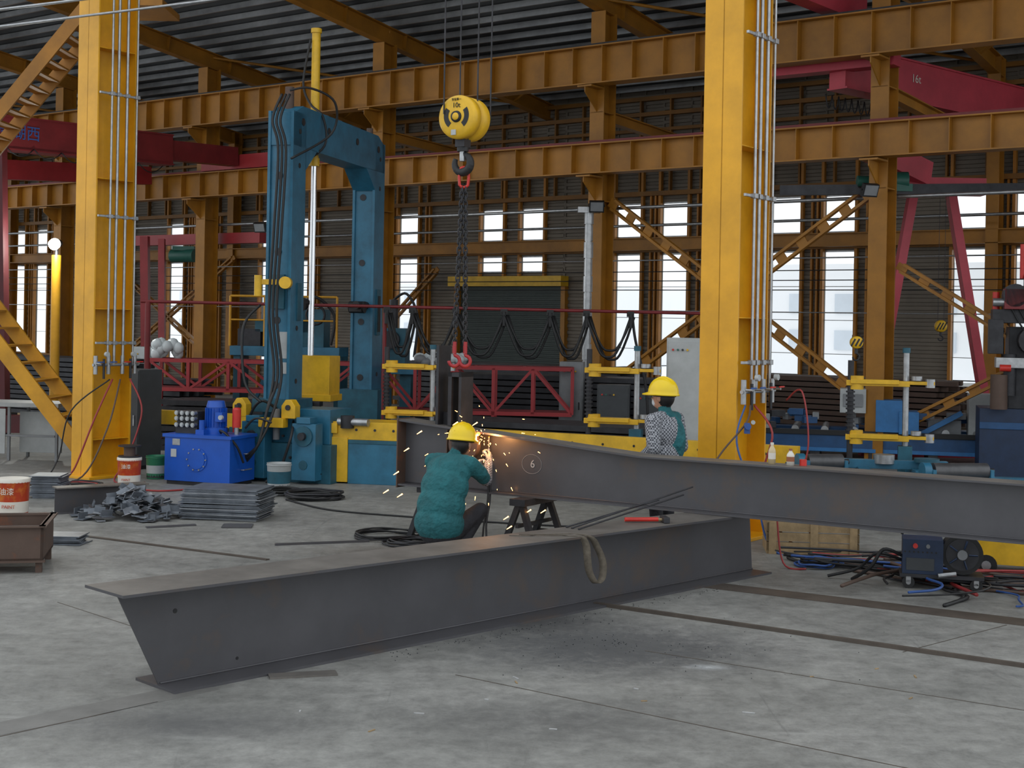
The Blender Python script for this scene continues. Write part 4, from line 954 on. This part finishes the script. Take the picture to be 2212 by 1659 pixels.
def helmet(parent,c,tilt=(0,0,0),S=1.14):
    h=B('safety_helmet'); R=Euler(tilt).to_matrix()*S; c=V(c); n=32; P=[];F=[]
    rows=[]
    def ring(fn):
        o=len(P)
        for i in range(n):
            t=2*math.pi*i/n; P.append(c+R@V(fn(t)))
        rows.append(o)
    a_,b2,hh=.128,.108,.122
    ring(lambda t:(0.118*math.cos(t),.098*math.sin(t),-.012))
    ring(lambda t:((a_*1.06+.055*max(0,math.cos(t))**3)*math.cos(t),b2*1.08*math.sin(t),-.018-.01*max(0,math.cos(t))))
    ring(lambda t:((a_*1.06+.055*max(0,math.cos(t))**3)*math.cos(t),b2*1.08*math.sin(t),-.008-.01*max(0,math.cos(t))))
    for j in range(0,9):
        ph=j/9*math.pi/2
        ring(lambda t,ph=ph:(a_*math.cos(ph)**.8*math.cos(t),b2*math.cos(ph)**.8*math.sin(t),hh*math.sin(ph)))
    ring(lambda t:(.004*math.cos(t),.004*math.sin(t),hh))
    for a0,b0 in zip(rows[:-1],rows[1:]):
        for i in range(n): F.append((a0+i,a0+(i+1)%n,b0+(i+1)%n,b0+i))
    F.append(tuple(rows[-1]+i for i in range(n)))
    h.add(P,F,HELM,True)
    for dy,s_ in ((0,1.0),(-.035,.96),(.035,.96)):
        pts=[c+R@V((a_*s_*.93*math.cos(t),dy,hh*s_*math.sin(t)+.002)) for t in [math.radians(x) for x in range(22,160,8)]]
        h.tube(pts,.011 if dy==0 else .007,HELM,8)
    h.tube([c+R@V((.104*math.cos(2*math.pi*i/20),.084*math.sin(2*math.pi*i/20),-.022)) for i in range(20)],.008,BLK,6,True)
    return h.build(parent=parent)
def hand(parent,name,wrist,direc,palm_n,curl,mat,side=1,sc_=1.0):
    d=V(direc).normalized(); nrm=V(palm_n); nrm=(nrm-d*nrm.dot(d)).normalized(); s_=d.cross(nrm)*side
    w0=V(wrist); g=lambda x,y,z: w0+d*x*sc_+s_*y*sc_+nrm*z*sc_
    parts=[('c',g(-.03,0,0),g(.02,0,0),.027,.027,'g'),('c',g(.02,-.018,0),g(.08,-.028,0),.02,.016,'g'),('c',g(.02,.0,0),g(.085,0,0),.02,.016,'g'),('c',g(.02,.015,0),g(.08,.026,0),.02,.016,'g')]
    for y,l,cx in ((.033,.040,.083),(.011,.046,.088),(-.012,.043,.085),(-.034,.034,.077)):
        ang=curl*.5; X_,Z_=cx,.002
        for k,(ll,rr) in enumerate(((l,.0105),(l*.65,.0095),(l*.5,.0085))):
            X2=X_+ll*math.cos(ang); Z2=Z_+ll*math.sin(ang)
            parts.append(('c',g(X_,y*(1+.04*k),Z_),g(X2,y*(1+.04*k),Z2),rr,rr*.93,'g')); X_,Z_=X2,Z2; ang+=curl
    parts+= [('c',g(.02,.025,.008),g(.05,.052,.022),.015,.012,'g'),('c',g(.05,.052,.022),g(.075,.05,.045),.012,.0105,'g'),('c',g(.075,.05,.045),g(.09,.035,.058),.0105,.009,'g')]
    return organic(name,parts,.0045,{'g':mat},parent=parent,smooth=2)
def face(parent,c):
    f_=B('face_features'); c=V(c)
    for sy in (-1,1):
        f_.ell(c+V((.082,sy*.031,.002)),(.010,.013,.007),EYEW,nu=12,nv=8); f_.ell(c+V((.0905,sy*.031,.002)),(.004,.006,.006),BLK,nu=10,nv=6)
        f_.tube([c+V((.09,sy*.018,.022)),c+V((.092,sy*.032,.027)),c+V((.082,sy*.046,.022))],.004,HAIR,6)
    return f_.build(parent=parent)
mp={'shirt':PLAID,'vest':TEE,'pant':PANT,'boot':BLK,'skin':SKIN,'hair':HAIR,'glove':GLOVE,'mask':MASKM}
# standing worker
hc=V((.02,0,1.465))
parts=[('e',(0,0,.84),(.13,.18,.13),(0,0,0),'pant')]
for s in (-1,1):
    parts+=[('c',(0,s*.085,.82),(.015,s*.1,.45),.092,.066,'pant'),('c',(.015,s*.1,.45),(-.01,s*.1,.11),.064,.052,'pant'),('c',(-.02,s*.1,.05),(.14,s*.12,.042),.048,.04,'boot'),('c',(-.01,s*.1,.14),(-.01,s*.1,.06),.05,.05,'boot')]
parts+=[('e',(0,0,.95),(.15,.2,.17),(0,0,0),'shirt'),('e',(0,0,1.14),(.15,.205,.2),(0,.06,0),'shirt'),('c',(-.005,-.135,1.27),(-.005,.135,1.27),.066,.066,'shirt'),
 ('e',(-.03,-.05,1.08),(.145,.15,.25),(0,.06,0),'vest'),('c',(-.045,-.12,1.275),(-.045,.02,1.285),.055,.055,'vest'),
 ('c',(-.01,0,1.3),(.005,0,1.36),.068,.056,'vest'),('c',(.0,0,1.34),(.015,0,1.42),.047,.047,'skin')]
parts+=[('c',(0,.21,1.25),(-.05,.27,1.01),.075,.062,'shirt'),('c',(-.05,.27,1.01),(.14,.22,.89),.06,.045,'shirt'),
        ('c',(0,-.21,1.25),(-.03,-.265,1.0),.075,.062,'shirt'),('c',(-.03,-.265,1.0),(.18,-.2,.9),.06,.045,'shirt')]
parts+=[('e',hc,(.097,.078,.112),(0,0,0),'skin'),('e',hc+V((.04,0,-.06)),(.055,.052,.055),(0,0,0),'skin'),('e',hc+V((-.022,0,.0)),(.09,.084,.105),(0,0,0),'hair'),('c',hc+V((.09,0,.0)),hc+V((.112,0,-.027)),.009,.014,'skin'),
 ('e',hc+V((.0,.083,-.012)),(.02,.012,.03),(0,0,0),'skin'),('e',hc+V((.0,-.083,-.012)),(.02,.012,.03),(0,0,0),'skin'),('e',hc+V((.07,0,-.055)),(.045,.048,.042),(0,0,0),'mask')]
wk=organic('worker_standing',parts,.0095,mp,(1.41,12.68,0),math.radians(143))
helmet(wk,hc+V((-.0,0,.036)),(0,-.03,0)); face(wk,hc+V((.004,0,0)))
hand(wk,'hand_left',(.165,.212,.875),(1,-.2,-.45),(-.2,-.6,-.8),.5,GLOVE,side=1); hand(wk,'hand_right',(.205,-.193,.885),(1,.2,-.4),(-.2,.6,-.8),.5,GLOVE,side=-1)
# crouching worker
hc=V((.30,-.02,1.035))
parts=[('e',(0,0,.26),(.17,.2,.13),(0,.3,0),'pant')]
for s in (-1,1):
    parts+=[('c',(0.0,s*.1,.26),(.38,s*.17,.43),.1,.072,'pant'),('c',(.38,s*.17,.43),(.1,s*.15,.13),.068,.05,'pant'),('c',(.08,s*.15,.1),(.27,s*.18,.035),.046,.034,'boot'),('c',(.1,s*.15,.16),(.08,s*.15,.09),.052,.05,'boot')]
parts+=[('e',(-.02,0,.35),(.18,.24,.18),(0,.15,0),'vest'),('e',(.01,0,.5),(.175,.235,.2),(0,.2,0),'vest'),('e',(.06,0,.66),(.165,.235,.2),(0,.25,0),'vest'),('e',(.12,0,.79),(.145,.225,.15),(0,.35,0),'vest'),('c',(.16,-.15,.87),(.16,.15,.87),.075,.075,'vest'),
 ('c',(.18,0,.9),(.23,0,.95),.064,.056,'vest'),('c',(.22,0,.94),(.27,-.01,1.0),.05,.048,'skin')]
parts+=[('c',(.16,-.2,.86),(.29,-.22,.775),.078,.07,'vest'),('c',(.29,-.22,.775),(.36,-.21,.73),.068,.062,'vest'),('c',(.36,-.21,.73),(.42,-.20,.70),.060,.056,'shirt'),('c',(.42,-.20,.70),(.637,-.085,.83),.056,.038,'shirt'),
        ('c',(.16,.2,.86),(.4,.2,.66),.078,.058,'vest'),('c',(.4,.2,.66),(.6,.07,.78),.052,.036,'shirt')]
parts+=[('e',hc,(.097,.078,.112),(0,.25,0),'skin'),('e',hc+V((.025,0,-.065)),(.055,.052,.055),(0,.2,0),'skin'),('e',hc+V((-.03,0,-.01)),(.085,.083,.102),(0,.2,0),'hair'),('c',hc+V((.09,0,-.02)),hc+V((.105,0,-.045)),.009,.014,'skin'),
 ('e',hc+V((-.005,.083,-.012)),(.02,.012,.03),(0,0,0),'skin'),('e',hc+V((-.005,-.083,-.012)),(.02,.012,.03),(0,0,0),'skin')]
A=V((-.60,12.2,0))
wk2=organic('worker_crouching',parts,.0095,mp,A,math.radians(58))
helmet(wk2,hc+V((-.005,0,.036)),(0,.12,-.0)); face(wk2,hc+V((.0,0,-.01)))
hand(wk2,'hand_right',(.65,-.08,.84),(.7,.3,.5),(-.2,1,-.1),.95,GLOVE,side=1,sc_=1.1); hand(wk2,'hand_left',(.61,.065,.785),(.6,-.5,.4),(.2,-1,0),.8,GLOVE,side=1)
tc_=B('cutting_torch')
R58=Matrix.Rotation(math.radians(58),3,'Z')
g=lambda x,y,z: A+R58@V((x,y,z))
h_=g(.72,-.03,.9); tip=V((-.19,12.80,1.07))
tc_.cyl(h_+V((0,-.02,-.16)),h_+V((0,0,.05)),.013,GALV,n=12); tc_.cyl(h_+V((0,0,.05)),h_+V((.0,-.02,.16)),.006,GALV,n=8); tc_.cyl(h_+V((0,-.02,.16)),tip,.008,M('brass',(.6,.4,.12),.3,.9),n=8)
tc_.tube(smooth_path([h_+V((0,-.02,-.16)),h_+V((-.0,-.06,-.4)),(-.22,12.6,.3),(-.28,12.45,.03),(-.6,12.9,.02),(-1.1,13.2,.02)]),.009,BLK); tc_.tube(smooth_path([h_+V((.02,-.02,-.16)),h_+V((.02,-.06,-.4)),(-.2,12.6,.3),(-.22,12.45,.03),(-.5,12.95,.02),(-1.1,13.3,.02)]),.009,DARK)
tc_.build()
sk=B('welding_sparks')
src=V((-.24,12.76,1.07))
for i in range(85):
    d_=V((random.gauss(-.25,.5),random.uniform(-.9,-.1),random.gauss(-.35,.5))).normalized(); r=random.uniform(.04,.75)**1.4
    p=src+d_*r-V((0,0,r*r*.45)); 
    if p.z<.05: continue
    t=(d_-V((0,0,.9*r))).normalized(); l=random.uniform(.006,.04)*(.5+r); sk.cyl(p,p+t*l,.003,SPARK,r2=.0012,n=5)
for (x,y,z) in ((-1.05,12.1,.64),(-.92,12.0,.62),(-.98,12.3,.78),(-.9,12.4,.98),(.0,12.3,.40),(.03,12.2,.33),(.2,12.4,.45),(.33,12.4,.45),(-.8,12.6,1.12),(-.05,11.6,.33),(-.48,12.7,1.2),(-.3,12.7,1.2)): sk.cyl((x,y,z),(x-.045,y,z-.03),.0055,SPARK,r2=.002,n=5)
sk.build()
pl=bpy.data.lights.new('torch_glow','POINT'); pl.energy=6; pl.color=(1,.45,.15); pl.shadow_soft_size=.03; po_=bpy.data.objects.new('torch_glow',pl); sc.collection.objects.link(po_); po_.location=(-.2,12.66,1.08)
print('OK')
